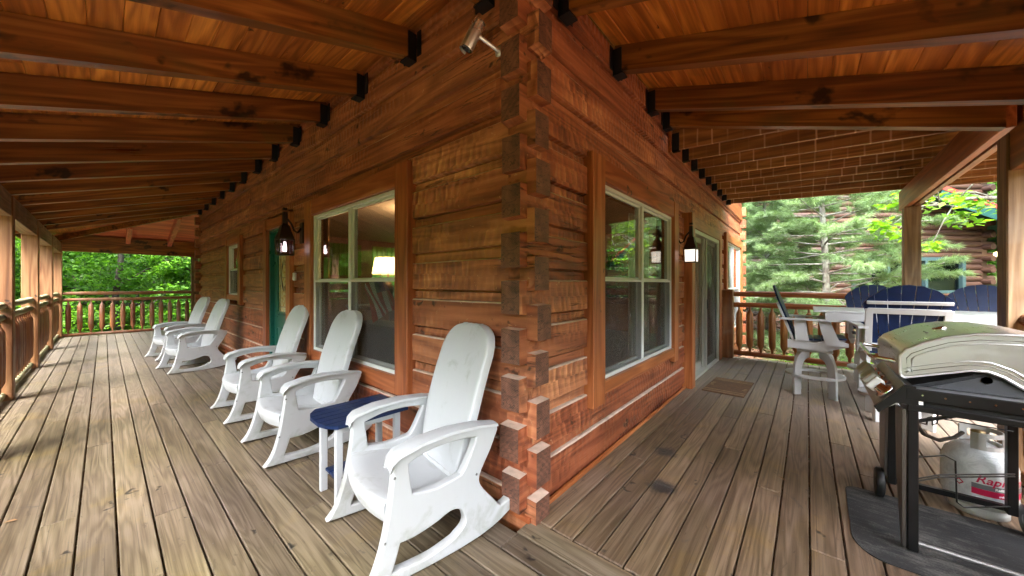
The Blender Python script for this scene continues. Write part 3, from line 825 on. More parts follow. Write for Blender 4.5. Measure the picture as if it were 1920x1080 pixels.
# green door ----------------------------------------------------------
GREEN = simple('green_paint', (.012, .115, .085), .32, 0, .05, 30, .08)
def green_door():
    mb = MB(); D0, D1 = .052, .095
    a0, a1, z0, z1 = 4.085, 4.875, .03, 2.165
    bar(mb, 'Y', D0, D1, a0, a1, z0, .95, .004)
    bar(mb, 'Y', D0, D1, a0, a0 + .14, .95, z1, .004); bar(mb, 'Y', D0, D1, a1 - .14, a1, .95, z1, .004)
    bar(mb, 'Y', D0, D1, a0 + .14, a1 - .14, 2.02, z1, .004)
    for s0, s1 in ((a0 + .12, a0 + .36), (a1 - .36, a1 - .12)):
        for r_ in ((s0, s1, .22, .245), (s0, s1, .755, .78), (s0, s0 + .022, .245, .755), (s1 - .022, s1, .245, .755)):
            bar(mb, 'Y', D0 - .010, D0 + .004, *r_, bev=.004)
    o = mb.obj('door', GREEN, cabin, center=True); o['label'] = 'green door with a tall leaded glass light'
    c = Vector(o.location)
    def sub(mb, nm, mat, lab=None):
        ob = mb.obj(nm, mat, o, center=True); ob.location = Vector(ob.location) - c
        return ob
    t = NT('obscure_glass'); tc = t.n('TexCoord').outputs['Object']
    n = t.noise(tc, 18, 3, .6)
    col = t.ramp(n, [(.35, (.55, .38, .14)), (.5, (.72, .62, .36)), (.65, (.62, .72, .50))])
    t.principled(col, .18, n, .5, .01, Alpha=.82)
    g0, g1, h0, h1 = a0 + .175, a1 - .175, 1.0, 1.99
    mb = MB(); bar(mb, 'Y', .064, .072, g0, g1, h0, h1, 0); sub(mb, 'door_glass', t.m)
    mb = MB()
    for r_ in ((g0 - .035, g0, h0 - .035, h1 + .03), (g1, g1 + .035, h0 - .035, h1 + .03), (g0, g1, h1, h1 + .03), (g0, g1, h0 - .035, h0)):
        bar(mb, 'Y', .040, .070, *r_, bev=.004)
    sub(mb, 'glass_surround', GREEN)
    mb = MB(); LEAD = simple('lead_came', (.05, .045, .035), .4, .6)
    for yy in (g0 + .07, g1 - .07): mb.tube([(.062, yy, h0), (.062, yy, h1)], .004, 5)
    for zz in (h0 + .07, h1 - .07, (h0 + h1) / 2): mb.tube([(.062, g0, zz), (.062, g1, zz)], .004, 5)
    for q in range(4):
        cz = (h0 + h1) / 2; mb.tube([(.062, (g0 + g1) / 2 + .11 * math.cos(a), cz + .2 * math.sin(a) + .02 * q) for a in np.linspace(0, 6.28, 13)], .003, 4)
    sub(mb, 'lead_came', LEAD)
    mb = MB(); mb.lathe([(.0, .06), (.02, .058), (.03, .04), (.028, .02), (.012, .01), (.012, 0)], 12, M=Matrix.Translation((.05, a0 + .07, 1.0)) @ Matrix.Rotation(R(-90), 4, 'Y'))
    sub(mb, 'door_handle', simple('brass', (.35, .24, .08), .3, .9))
    # jamb
    mb = MB(); bar(mb, 'Y', -.004, .14, 4.045, 4.083, .0, 2.2); bar(mb, 'Y', -.004, .14, 4.878, 4.915, .0, 2.2); bar(mb, 'Y', -.004, .14, 4.083, 4.878, 2.168, 2.2)
    sub(mb, 'door_jamb', GREEN)
    mb = MB(); bar(mb, 'Y', -.045, .14, 4.083, 4.878, .002, .028); sub(mb, 'threshold', simple('worn_metal', (.4, .4, .38), .4, .6))
    sub_casing(o, 'Y', 4.045, 4.915, .1, 2.2, .15, .15, .17, .0, .004) if False else None
    for (p0, p1, q0, q1, ax) in ((3.89, 4.042, .004, 2.36, 'Z'), (4.918, 5.07, .004, 2.35, 'Z'), (4.044, 4.916, 2.203, 2.354, 'Y')):
        mb = MB(); bar(mb, 'Y', -.052 if ax == 'Z' else -.046, .07, p0, p1, q0, q1, .005); sub(mb, 'casing', W('trim', ax))
green_door()
# sliding glass door ----------------------------------------------------
def slider():
    a0, a1, z0, z1 = 3.81, 5.69, .0, 2.2
    FR = simple('grey_door_frame', (.42, .42, .38), .4, .1)
    mb = MB()
    for r_ in ((a0, a0 + .06, z0, z1), (a1 - .06, a1, z0, z1), (a0 + .06, a1 - .06, z1 - .06, z1), (a0 + .06, a1 - .06, .004, .045)):
        bar(mb, 'X', -.03, .11, *r_)
    o = mb.obj('door', FR, cabin, center=True); o['label'] = 'sliding glass door in a pale grey frame'
    c = Vector(o.location)
    def sub(mb, nm, mat):
        ob = mb.obj(nm, mat, o, center=True); ob.location = Vector(ob.location) - c
    am = (a0 + a1) / 2
    for (s0, s1, d) in ((a0 + .06, am + .04, .060), (am - .06, a1 - .06, .015)):
        mb = MB(); sw = .075
        for r_ in ((s0, s0 + sw, .046, z1 - .061), (s1 - sw, s1, .046, z1 - .061), (s0 + sw, s1 - sw, z1 - .061 - sw, z1 - .061), (s0 + sw, s1 - sw, .046, .046 + .11)):
            bar(mb, 'X', d, d + .035, *r_)
        sub(mb, 'door_leaf', FR)
        mb = MB(); bar(mb, 'X', d + .014, d + .019, s0 + sw, s1 - sw, .156, z1 - .136, 0); sub(mb, 'pane', GL)
    mb = MB(); bar(mb, 'X', .001, .002, am - .02, a1 - .07, .06, z1 - .07, 0); sub(mb, 'insect_screen', screen_mat())
    mb = MB(); bar(mb, 'X', -.016, .012, am - .03, am + .012, .046, z1 - .061, .003); bar(mb, 'X', -.016, .012, a1 - .10, a1 - .062, .046, z1 - .061, .003); sub(mb, 'screen_frame', FR)
    mb = MB(); bar(mb, 'X', -.035, -.015, am - .022, am + .0, 1.0, 1.16, .004); sub(mb, 'door_handle', BLK)
    for (p0, p1, q0, q1, ax) in ((3.44, 3.60, .004, 2.36, 'Z'), (3.602, 3.805, 2.2, 2.36, 'X'), (5.695, 5.86, .004, 2.35, 'Z'), (3.805, 5.695, 2.203, 2.356, 'X')):
        mb = MB(); bar(mb, 'X', -.10 if p0 == 3.44 else -.046, .07, p0, p1, q0, q1, .005); sub(mb, 'casing', W('trim', ax))
    mb = MB(); bar(mb, 'X', -.02, .07, 3.602, 3.805, .004, 2.2, .004); sub(mb, 'casing', W('trim', 'Z'))
slider()

# ================================================================== PORCH ROOF
roof = empty('porch_roof', (0, 0, 0), 0, kind='structure')
SL, ZW, RH, RT = .300, 3.22, .215, .085
CE = ZW + RH + .003                # ceiling underside at the wall
def rafter(axis, a, w0, w1, mat='rafter'):
    """axis X: runs in -x (left porch) at y=a"""
    pr = [(w0, ZW - SL * w0), (w1, ZW - SL * w1), (w1, ZW - SL * w1 + RH), (w0, ZW - SL * w0 + RH)]
    mb = MB()
    if axis == 'X': mb.prism([(-p, z) for p, z in pr], a, a + RT, 'XZ')
    else: mb.prism([(-p, z) for p, z in pr], a, a + RT, 'YZ')
    o = mb.obj('rafter', W(mat, axis), roof, center=True)
    # hanger: U shaped black bracket
    h = MB()
    for s_ in (-.012, RT + .001):
        q = [(.0, ZW - .035), (.075, ZW - .03), (.075, ZW + RH * .8), (.0, ZW + RH * .8)]
        if axis == 'X': h.prism([(-p, z) for p, z in q], a + s_, a + s_ + .011, 'XZ')
        else: h.prism([(-p, z) for p, z in q], a + s_, a + s_ + .011, 'YZ')
    if axis == 'X': h.span((-.085, a - .012, ZW - .045), (-.001, a + RT + .012, ZW - .034))
    else: h.span((a - .012, -.085, ZW - .045), (a + RT + .012, -.001, ZW - .034))
    for s_ in (-.075, RT + .03):
        if axis == 'X': h.span((-.008, a + s_, ZW - .01), (-.001, a + s_ + .05, ZW + RH * .85))
        else: h.span((a + s_, -.008, ZW - .01), (a + s_ + .05, -.001, ZW + RH * .85))
    h.obj('rafter_hanger', HANG, roof, center=True)
yy = 1.126 - .853
while yy < 10.9:
    rafter('X', yy, .012, 2.75); yy += .853
for xx in (.35, 1.20, 2.047): rafter('Y', xx, .012, 2.75)
rafter('Y', 2.54, .012, 2.34)
# jack rafters near the hip and the hip itself
hip = MB(); hip.beam((0, 0, ZW + RH - .11), (-2.6, -2.6, ZW - SL * 2.6 + RH - .11), .09, .2); hip.obj('hip_rafter', W('rafter', 'X'), roof, center=True)
hip = MB(); hip.beam((-.02, LY1 + .02, ZW + RH - .12), (-2.55, 13.80, ZW - SL * 2.55 + RH - .12), .06, .14); hip.obj('hip_rafter', W('rafter', 'Y'), roof, center=True)
for a in (-.60, -1.45, -2.3):
    w0 = -a + .05
    pr = [(w0, ZW - SL * w0), (2.75, ZW - SL * 2.75), (2.75, ZW - SL * 2.75 + RH), (w0, ZW - SL * w0 + RH)]
    MB().prism([(-p, z) for p, z in pr], a, a + RT, 'XZ').obj('rafter', W('rafter', 'X'), roof, center=True)
    MB().prism([(-p, z) for p, z in pr], a, a + RT, 'YZ').obj('rafter', W('rafter', 'Y'), roof, center=True)
# ceiling boards: tongue and groove, 3 mm joints
def ceil_board(axis, d0, d1, e0a, e0b, e1a, e1b, mat='ceiling'):
    """between distances d0,d1 from the wall; ends at e0a/e0b and e1a/e1b for the two edges"""
    z0, z1 = CE - SL * d0, CE - SL * d1
    b = .004
    T = lambda d, e, z: (-d, e, z) if axis == 'Y' else (e, -d, z)
    vs = [T(d0, e0a, z0 + .004), T(d0 + b, e0a, z0), T(d1 - b, e0b, z1), T(d1, e0b, z1 + .004),
          T(d0, e1a, z0 + .004), T(d0 + b, e1a, z0), T(d1 - b, e1b, z1), T(d1, e1b, z1 + .004),
          T(d0, e0a, z0 + .022), T(d1, e0b, z1 + .022), T(d0, e1a, z0 + .022), T(d1, e1b, z1 + .022)]
    fs = [(0, 1, 5, 4), (1, 2, 6, 5), (2, 3, 7, 6), (8, 10, 11, 9), (0, 4, 10, 8), (3, 9, 11, 7), (0, 8, 9, 3, 2, 1), (4, 5, 6, 7, 11, 10)]
    mb = MB(); mb.add(vs, fs if axis == 'Y' else [f[::-1] for f in fs])
    mb.obj('ceiling_board', W(mat, axis), roof, center=True)
d = .0
FE = 2.75 / 2.33
while d < 2.74:
    d1 = min(d + .1385, 2.745)
    ys = [-d, random.uniform(2.2, 3.4), random.uniform(6.0, 8.0), LY1 + d * FE]
    ceil_board('Y', d, d1, ys[0], -d1, ys[1], ys[1]); ceil_board('Y', d, d1, ys[1] + .002, ys[1] + .002, ys[2], ys[2])
    ceil_board('Y', d, d1, ys[2] + .002, ys[2] + .002, ys[3], LY1 + d1 * FE)
    ceil_board('X', d, d1, -d, -d1, 2.70, 2.70)
    d += .1405
# far bay: slope falling towards +y
def far_board(e0, e1):
    S2 = SL / FE
    z0, z1 = CE - S2 * e0, CE - S2 * e1
    y0, y1 = LY1 + e0, LY1 + e1
    xa0, xa1 = -e0 / FE, -e1 / FE
    vs = [(xa0, y0, z0), (xa1, y1, z1), (4, y1, z1), (4, y0, z0), (xa0, y0, z0 + .02), (xa1, y1, z1 + .02), (4, y1, z1 + .02), (4, y0, z0 + .02)]
    fs = [(0, 1, 2, 3), (7, 6, 5, 4), (0, 4, 5, 1), (1, 5, 6, 2), (2, 6, 7, 3), (3, 7, 4, 0)]
    mb = MB(); mb.add(vs, [f[::-1] for f in fs]); mb.obj('ceiling_board', W('redceil', 'X'), roof, center=True)
e = 0
while e < 3.0:
    far_board(e, e + .136); e += .141
S2 = SL / FE
for xx in (-1.22, -.37, .48, 1.33):
    e0 = max(.05, -xx * FE + .05)
    pr = [(LY1 + e0, CE - S2 * e0 - .2), (13.95, CE - S2 * 3.09 - .2), (13.95, CE - S2 * 3.09 - .003), (LY1 + e0, CE - S2 * e0 - .003)]
    MB().prism(pr, xx, xx + .09, 'YZ').obj('rafter', W('redceil', 'Y'), roof, center=True)
# roof sheet above so that no sky shows through
ROOFM = simple('green_metal_roof', (.03, .16, .13), .4, .3)
mb = MB()
zz = lambda d: CE - SL * d + .05
mb.add([(0, 0, zz(0)), (-2.85, -2.85, zz(2.85)), (-2.85, 14.2, zz(2.85)), (0, LY1, zz(0)), (0, 0, zz(0) + .02), (-2.85, -2.85, zz(2.85) + .02), (-2.85, 14.2, zz(2.85) + .02), (0, LY1, zz(0) + .02)], [(0, 1, 2, 3), (7, 6, 5, 4), (1, 5, 6, 2), (0, 4, 5, 1)])
mb.add([(0, 0, zz(0)), (2.72, 0, zz(0)), (2.72, -2.85, zz(2.85)), (-2.85, -2.85, zz(2.85)), (0, 0, zz(0) + .02), (2.72, 0, zz(0) + .02), (2.72, -2.85, zz(2.85) + .02), (-2.85, -2.85, zz(2.85) + .02)], [(0, 1, 2, 3), (7, 6, 5, 4), (1, 5, 6, 2), (2, 6, 7, 3)])
mb.add([(0, LY1, zz(0)), (-2.85, 14.2, zz(2.85)), (4, 14.2, zz(2.85)), (4, LY1, zz(0))], [(0, 1, 2, 3)])
mb.obj('roof_sheet', ROOFM, roof)
# fascia boards at the eaves
zf_ = ZW - SL * 2.75
for a, b, ax in (((-2.80, -2.80, zf_ - .02), (-2.76, 14.1, zf_ + .22), 'Y'), ((-2.76, -2.80, zf_ - .02), (2.70, -2.76, zf_ + .22), 'X'), ((-2.76, 13.96, zf_ - .02), (4, 14.0, zf_ + .22), 'X')):
    MB().span(a, b).obj('fascia_board', W('beam', ax), roof, center=True)
# posts and beams
PX, PW = -2.33, .17
ptop = ZW - SL * 2.33
def post(x0, y0, z0, z1, mat='post', w_=PW):
    return MB().span((x0, y0, z0), (x0 + w_, y0 + w_, z1), .008).obj('porch_post', W(mat, 'Z'), roof, center=True)
LYP = [-2.50, 1.0, 3.55, 6.02, 8.52, 11.03, 13.55]
for yy in LYP: post(PX - PW, yy, .003, ptop - .055, 'leftpost')
for a, b in zip(LYP[:-1], LYP[1:]):
    MB().span((PX - PW + .012, a + PW + .001, 2.215), (PX - .012, b - .001, 2.485), .006).obj('porch_beam', W('post', 'Y'), roof, center=True)
post(.17, 13.55, .003, 2.27)
MB().span((PX + .001, 13.56, 2.275), (1.6, 13.71, 2.715), .006).obj('porch_beam', W('beam', 'X'), roof, center=True)
MB().span((.36, 13.56, .003), (.36, 13.56, .003))
for xx in (-.12,):
    pass
RXP = [-2.50, 0.0, 2.497]
for xx in RXP[1:]: post(xx, PX - PW, .003, ptop - .055)
MB().span((-2.329, PX - PW + .012, 2.195), (-.001, PX - .012, 2.48), .006).obj('porch_beam', W('beam', 'X'), roof, center=True)
MB().span((.171, PX - PW + .012, 2.195), (2.496, PX - .012, 2.48), .006).obj('porch_beam', W('beam', 'X'), roof, center=True)

# upper deck over the right-hand end --------------------------------------
updeck = empty('upper_deck', (0, 0, 0), 0, kind='structure')
JZ, JH, JS = 3.0, .235, .052
xj = 2.78; first = True
while xj < 6.45:
    pr = [(-.035, JZ), (-4.7, JZ - JS * 4.7), (-4.7, JZ - JS * 4.7 + JH), (-.035, JZ + JH)]
    o = MB().prism(pr, xj, xj + .045, 'YZ').obj('deck_joist', W('joist', 'Y'), updeck, center=True)
    h = MB(); h.span((xj - .012, -.11, JZ - .02), (xj - .002, -.032, JZ + .19)); h.span((xj + .047, -.11, JZ - .02), (xj + .057, -.032, JZ + .19)); h.span((xj - .012, -.11, JZ - .02), (xj + .057, -.032, JZ - .012))
    h.obj('joist_hanger', HANG, updeck, center=True)
    xj += .455 if not first else .445
    first = False
MB().span((2.735, -.032, JZ - .03), (8.7, -.001, JZ + .24), .003).obj('ledger_board', W('stain', 'X'), updeck, center=True)
MB().span((2.66, -4.7, JZ - .25), (2.70, -2.36, JZ + .1)).obj('rim_joist', W('joist', 'Y'), updeck, center=True)
y = -.04
while y > -4.8:
    z0 = JZ + JH + .002 + JS * y
    MB().span((2.72, y - .1455, z0), (6.6, y, z0 + .034), .003).obj('upper_deck_board', W('joist', 'X'), updeck, center=True)
    y -= .1465
for yb in (-2.42, -4.6):
    for dy in (0, -.085):
        z0 = 2.545 + (-.12 if yb < -3 else 0)
        MB().span((2.665, yb + dy, z0), (6.5, yb + dy + .062, z0 + .30), .004).obj('deck_beam', W('trim' if dy == 0 else 'beam', 'X'), updeck, center=True)
for xx, yb in ((6.05, -2.52), (6.05, -4.68), (2.5, -4.68)):
    MB().span((xx, yb, .003), (xx + .17, yb + .17, 2.543 + (-.12 if yb < -3 else 0)), .008).obj('deck_post', W('post', 'Z'), updeck, center=True)

# ================================================================== RAILINGS
def rail_bay(p, q, zs, mat_r, mat_b, label, pitch, br=.05, rr=.045, style='round', newel=None, group=None):
    p = Vector((*p, 0)); q = Vector((*q, 0)); L = (q - p).length; d = (q - p).normalized()
    ang = math.atan2(d.y, d.x)
    root = empty('porch_railing', p, ang, label, 'railing', group)
    zt, zm, zb = zs
    for z, r_ in ((zt, rr), (zm, rr * .95), (zb, rr * .9)):
        n = max(4, int(L / .25))
        rad = [r_ * (1 + .07 * math.sin(i * 1.7 + z * 9)) for i in range(n + 1)]
        pts = [(L * i / n, .004 * math.sin(i * 1.3 + z * 5), z + .003 * math.sin(i * .9)) for i in range(n + 1)]
        MB().tube(pts, rad, 12).obj('rail', W(mat_r, 'X'), root)
    nb = int(round(L / pitch)); 
    bm = MB()
    h0, h1 = zb + .02, zm - .02
    bh = h1 - h0
    prof = [(0, .36), (.09, .40), (.115, .62), (.17, .97), (.5, 1.04), (.83, .97), (.885, .62), (.91, .40), (1, .36)]
    bm.tube([(0, 0, h0 + t_ * bh) for t_, _ in prof], [br * r_ for _, r_ in prof], 10, True)
    me = bm.mesh('baluster', [W(mat_b, 'Z')])
    for i in range(nb):
        o = link('baluster', me, root, ((i + .5) * L / nb, 0, 0), random.uniform(0, 6))
    return root
names = {0: 'long left railing bay nearest the camera, behind the first rocking chairs', 1: 'left porch railing bay second from the near corner', 2: 'left porch railing bay third from the near corner',
         3: 'left porch railing bay with green mossy rails between the first two posts in view', 4: 'left porch railing bay with mossy rails between the second and third posts in view', 5: 'left porch railing bay ending at the far corner post, rails greyed'}
for i, (a, b) in enumerate(zip(LYP[:-1], LYP[1:])):
    rail_bay((PX - .09, a + PW), (PX - .09, b), (1.14, 1.0, .07), 'mossrail', 'rail', names[i], .195, group='railings along the left side of the porch')
rail_bay((PX, 13.63), (.17, 13.63), (1.155, .985, .05), 'rail', 'rail', 'dark railing closing the far left end of the porch against the green trees', .196, group=None)
rail_bay((.34, 13.63), (2.9, 13.63), (1.155, .985, .05), 'rail', 'rail', 'short piece of far railing seen past the house corner', .196)
rail_bay((6.14, -.20), (6.14, -2.36), (1.215, 1.015, .11), 'trim', 'baluster', 'orange-brown railing with fat turned balusters at the right end of the porch', .170, br=.052, rr=.05)
rail_bay((6.14, -2.54), (6.14, -4.5), (1.215, 1.015, .11), 'trim', 'baluster', 'orange-brown end railing beyond the far deck post, behind the blue chairs', .170, br=.052, rr=.05)
rail_bay((-2.33, PX - .09), (0.0, PX - .09), (1.15, 1.0, .07), 'rail', 'baluster', 'railing behind the camera on the open side', .19)
rail_bay((.17, PX - .09), (2.497, PX - .09), (1.15, 1.0, .07), 'rail', 'baluster', 'railing with a log rail that ends at the near right post behind the grill', .19)
rail_bay((6.05, -4.6), (2.67, -4.6), (1.215, 1.015, .11), 'trim', 'baluster', 'outer railing of the wide deck beside the dining table', .19)
nw = MB(); nw.span((6.055, -.19, .003), (6.225, -.02, 1.27), .006); nw.span((6.05, -.195, 1.27), (6.23, -.015, 1.305), .012)
tag(nw.obj('newel_post', W('rail', 'Z'), center=True), 'square dark newel post against the log wall at the end of the right railing', 'post')

# ================================================================== ROCKING CHAIRS
def curve_plate(name, loops, thick, bev, mat, axis_off=0.0):
    """2D loops (first outer, then holes) in local x,z extruded along y -> mesh"""
    cu = bpy.data.curves.new(name, 'CURVE'); cu.dimensions = '2D'; cu.fill_mode = 'BOTH'
    cu.extrude = thick / 2 - bev; cu.bevel_depth = bev; cu.bevel_resolution = 2; cu.offset = -bev
    for lp in loops:
        sp = cu.splines.new('POLY'); sp.points.add(len(lp) - 1)
        for p_, c_ in zip(sp.points, lp): p_.co = (c_[0], c_[1], 0, 1)
        sp.use_cyclic_u = True
    ob = bpy.data.objects.new(name, cu); COL.objects.link(ob)
    dg = bpy.context.evaluated_depsgraph_get(); dg.update()
    me = bpy.data.meshes.new_from_object(ob.evaluated_get(dg))
    bpy.data.objects.remove(ob)
    me.transform(Matrix.Rotation(R(90), 4, 'X'))      # x,y -> x,z
    me.materials.clear(); me.materials.append(mat)
    me.polygons.foreach_set('use_smooth', [True] * len(me.polygons))
    try: me.set_sharp_from_angle(angle=R(35))
    except Exception: pass
    me.name = name
    return me
def smooth_loop(pts, sub=4, closed=True):
    """Catmull-Rom; points given as (x,z) or (x,z,'c') for a corner kept tight"""
    n = len(pts); out = []
    for i in range(n if closed else n - 1):
        p0, p1, p2, p3 = (Vector(pts[(i + k) % n][:2]) for k in (-1, 0, 1, 2))
        c1 = len(pts[i]) > 2; c2 = len(pts[(i + 1) % n]) > 2
        t1 = Vector((0, 0)) if c1 else (p2 - p0) / 2
        t2 = Vector((0, 0)) if c2 else (p3 - p1) / 2
        if c1: t1 = (p2 - p1) * .6
        if c2: t2 = (p2 - p1) * .6
        for s_ in range(sub):
            t = s_ / sub
            h00 = 2 * t ** 3 - 3 * t ** 2 + 1; h10 = t ** 3 - 2 * t ** 2 + t; h01 = -2 * t ** 3 + 3 * t ** 2; h11 = t ** 3 - t ** 2
            out.append(tuple(p1 * h00 + t1 * h10 + p2 * h01 + t2 * h11))
    return out
def shell(grid, thick, mat, name):
    """closed thin shell from a grid of points [rows][cols]"""
    nr, nc = len(grid), len(grid[0])
    P = [[Vector(p) for p in row] for row in grid]
    N = []
    for i in range(nr):
        row = []
        for j in range(nc):
            a = P[min(i + 1, nr - 1)][j] - P[max(i - 1, 0)][j]; b = P[i][min(j + 1, nc - 1)] - P[i][max(j - 1, 0)]
            nn = a.cross(b); row.append(nn.normalized() if nn.length > 1e-9 else Vector((0, 0, 1)))
        N.append(row)
    vs = [tuple(P[i][j]) for i in range(nr) for j in range(nc)] + [tuple(P[i][j] - N[i][j] * thick) for i in range(nr) for j in range(nc)]
    o = nr * nc; fs = []
    for i in range(nr - 1):
        for j in range(nc - 1):
            q = (i * nc + j, (i + 1) * nc + j, (i + 1) * nc + j + 1, i * nc + j + 1)
            fs.append(q); fs.append(tuple(x + o for x in q[::-1]))
    def edge(a, b): fs.append((a, b, b + o, a + o))
    for i in range(nr - 1): edge(i * nc, (i + 1) * nc)if False else fs.append(((i + 1) * nc, i * nc, i * nc + o, (i + 1) * nc + o)); edge(i * nc + nc - 1, (i + 1) * nc + nc - 1)
    for j in range(nc - 1): edge(j, j + 1); fs.append(((nr - 1) * nc + j + 1, (nr - 1) * nc + j, (nr - 1) * nc + j + o, (nr - 1) * nc + j + 1 + o))
    mb = MB(); mb.add(vs, fs, 0, True)
    me = mb.mesh(name, [mat])
    bm = bmesh.new(); bm.from_mesh(me); bmesh.ops.recalc_face_normals(bm, faces=bm.faces); bm.to_mesh(me); bm.free()
    try: me.set_sharp_from_angle(angle=R(50))
    except Exception: pass
    return me
def make_rocker():
    root = empty('rocking_chair')
    # local: x from the front foot tip (0) back to the wall, y across (-.36..+.36), z up
    outer = [(.0, .018, 'c'), (.045, .075), (.085, .18), (.115, .32), (.135, .46), (.145, .575, 'c'), (.165, .60), (.28, .625), (.45, .632), (.62, .615), (.745, .588, 'c'),
             (.748, .565, 'c'), (.70, .47), (.625, .345), (.640, .275), (.715, .185), (.765, .125), (.80, .125), (.845, .135), (.885, .105, 'c'), (.88, .085, 'c'),
             (.78, .040), (.65, .010), (.50, .0), (.35, .0), (.20, .006), (.08, .012)]
    win = [(.215, .545, 'c'), (.33, .575), (.47, .578), (.60, .562, 'c'), (.585, .52), (.53, .42), (.505, .39, 'c'), (.36, .375), (.235, .395, 'c'), (.225, .46)]
    low = [(.135, .065, 'c'), (.155, .12), (.175, .185, 'c'), (.25, .182), (.36, .20), (.44, .222), (.495, .21), (.525, .165), (.525, .115), (.46, .072, 'c'), (.34, .052), (.22, .055)]
    me = curve_plate('side_frame', [smooth_loop(outer), smooth_loop(win), smooth_loop(low)], .052, .009, WHT)
    for s_ in (-1, 1): link('side_frame', me, root, (0, s_ * .325, 0))
    # arm pads: wide flat tops with a rolled edge
    rows = []
    top = [(.118, .548), (.128, .585), (.16, .612), (.28, .637), (.45, .645), (.62, .630), (.742, .606)]
    for (x_, z_), wd in zip(top, (.040, .050, .056, .056, .054, .050, .040)):
        rows.append([(x_, -wd, z_ - .016), (x_, -wd * .92, z_ - .003), (x_, -wd * .4, z_ + .001), (x_, wd * .4, z_ + .001), (x_, wd * .92, z_ - .003), (x_, wd, z_ - .016)])
    am = shell(rows, .014, WHT, 'armrest')
    for s_ in (-1, 1): link('armrest', am, root, (0, s_ * .325, 0))
    # seat pan with a curled front lip
    prof = [(.118, .275), (.106, .31), (.100, .352), (.103, .366), (.112, .374), (.128, .378), (.19, .371), (.30, .350), (.42, .325), (.53, .308), (.60, .315)]
    rows = []
    for x_, z_ in prof:
        row = []
        for j in range(13):
            u = -1 + j / 6
            fr = max(0, 1 - (x_ - .10) / .18)
            row.append((x_ - .050 * fr * (1 - u * u) + .01, u * .302, z_ - .022 * (1 - u * u) * (1 if x_ > .13 else .4)))
        rows.append(row)
    link('seat', shell(rows, .014, WHT, 'seat'), root)
    # backrest: tall, arched top, edges folded back
    rows = []
    H0, H1, ZC, WB = .285, 1.137, .955, .268
    prof = [(lerp(H0, ZC, i / 10), .212 + (WB - .212) * math.sin(min(1, i / 6.5) * 1.57)) for i in range(11)]
    for q in range(1, 12):
        ph = R(86) * q / 11
        prof.append((ZC + (H1 - ZC) * math.sin(ph), WB * math.cos(ph) ** .62))
    for z_, hw in prof:
        t = (z_ - H0) / (H1 - H0)
        x_ = .545 + .225 * t + .03 * t * t - .02 * math.sin(t * 3.14)
        row = []
        for u in (-1.0, -1.0, -.97, -.86, -.6, -.3, 0, .3, .6, .86, .97, 1.0, 1.0):
            j = len(row)
            fold = {0: .055, 12: .055, 1: .010, 11: .010, 2: .002, 10: .002}.get(j, 0)
            row.append((x_ + fold + .016 * (1 - u * u) - .01 - .006 * max(0, t - .8) * 5 * 0, u * hw * (1.0 if fold < .05 else 1.004), z_ + (.001 if fold > .05 else 0)))
        rows.append(row)
    last = rows[-1]
    rows.append([(p[0] + .010, p[1], H1 + .001) for p in last]); rows.append([(p[0] + (.050 if 0 < k_ < 12 else 0), p[1], H1 - .002) for k_, p in enumerate(last)])
    link('backrest', shell(rows, .010, WHT, 'backrest'), root)
    for s_ in (-1, 1):
        for x_, z_ in ((.145, .50), (.10, .22), (.60, .36)): MB().lathe([(0, .003), (.006, .003), (.007, 0)], 8, M=Matrix.Translation((x_, s_ * .352, z_)) @ Matrix.Rotation(R(-90 * s_), 4, 'X')).obj('bolt_cap', simple('bolt_grey', (.16, .16, .15), .5), root)
    # cross stretcher between the rockers and under the seat
    MB().box((.56, 0, .27), (.05, .60, .07), .012).obj('stretcher', WHT, root)
    return root
rk0 = make_rocker()
# (front-centre x, y centre, rotation, label)
RC = [(-.835, .560, -9.5, 'nearest white resin rocking chair, right beside the log corner'),
      (-.845, 2.185, 0, 'white resin rocking chair just past the blue side table, in front of the lamp window'),
      (-.855, 3.470, 0, 'white resin rocking chair under the lantern, in front of the green door'),
      (-1.035, 6.560, 7, 'white resin rocking chair, nearer of the two beyond the green door'),
      (-1.07, 8.05, 9, 'farthest white resin rocking chair, greyish, under the small window')]
for i, (x_, y_, a, lb) in enumerate(RC):
    o = rk0 if i == 0 else copy_tree(rk0)
    o.location = (x_, y_, .002); o.rotation_euler = (0, 0, R(a))
    tag(o, lb, 'rocking chair', 'white rocking chairs in a row along the left wall')

g_ = random.Random(12)
DRY = simple('dry_leaf', (.20, .11, .05), .8, 0, 0, 40, .4, 30)
for (x_, y_) in ((-1.95, 2.3), (-2.15, 4.1), (-.35, 2.75), (-1.7, 5.4), (1.55, -1.1), (2.7, -.35), (3.2, -2.5), (-.12, 3.9), (5.3, -1.5)):
    mb = MB(); a_ = g_.uniform(0, 6); L_ = g_.uniform(.018, .032)
    pr_ = [(0, 0), (L_ * .7, L_ * .5), (L_ * 1.5, L_ * .35), (L_ * 2, 0), (L_ * 1.5, -L_ * .35), (L_ * .7, -L_ * .5)]
    vs_ = [(p[0], p[1], .004 + .35 * abs(p[1])) for p in pr_]
    mb.add(vs_, [(0, 3, 2, 1), (0, 5, 4, 3)])
    tag(mb.obj('fallen_leaf', DRY, None, (x_, y_, .001), (0, 0, a_)), 'small dry brown leaf lying on the deck boards', 'leaf', 'dry leaves scattered on the deck')
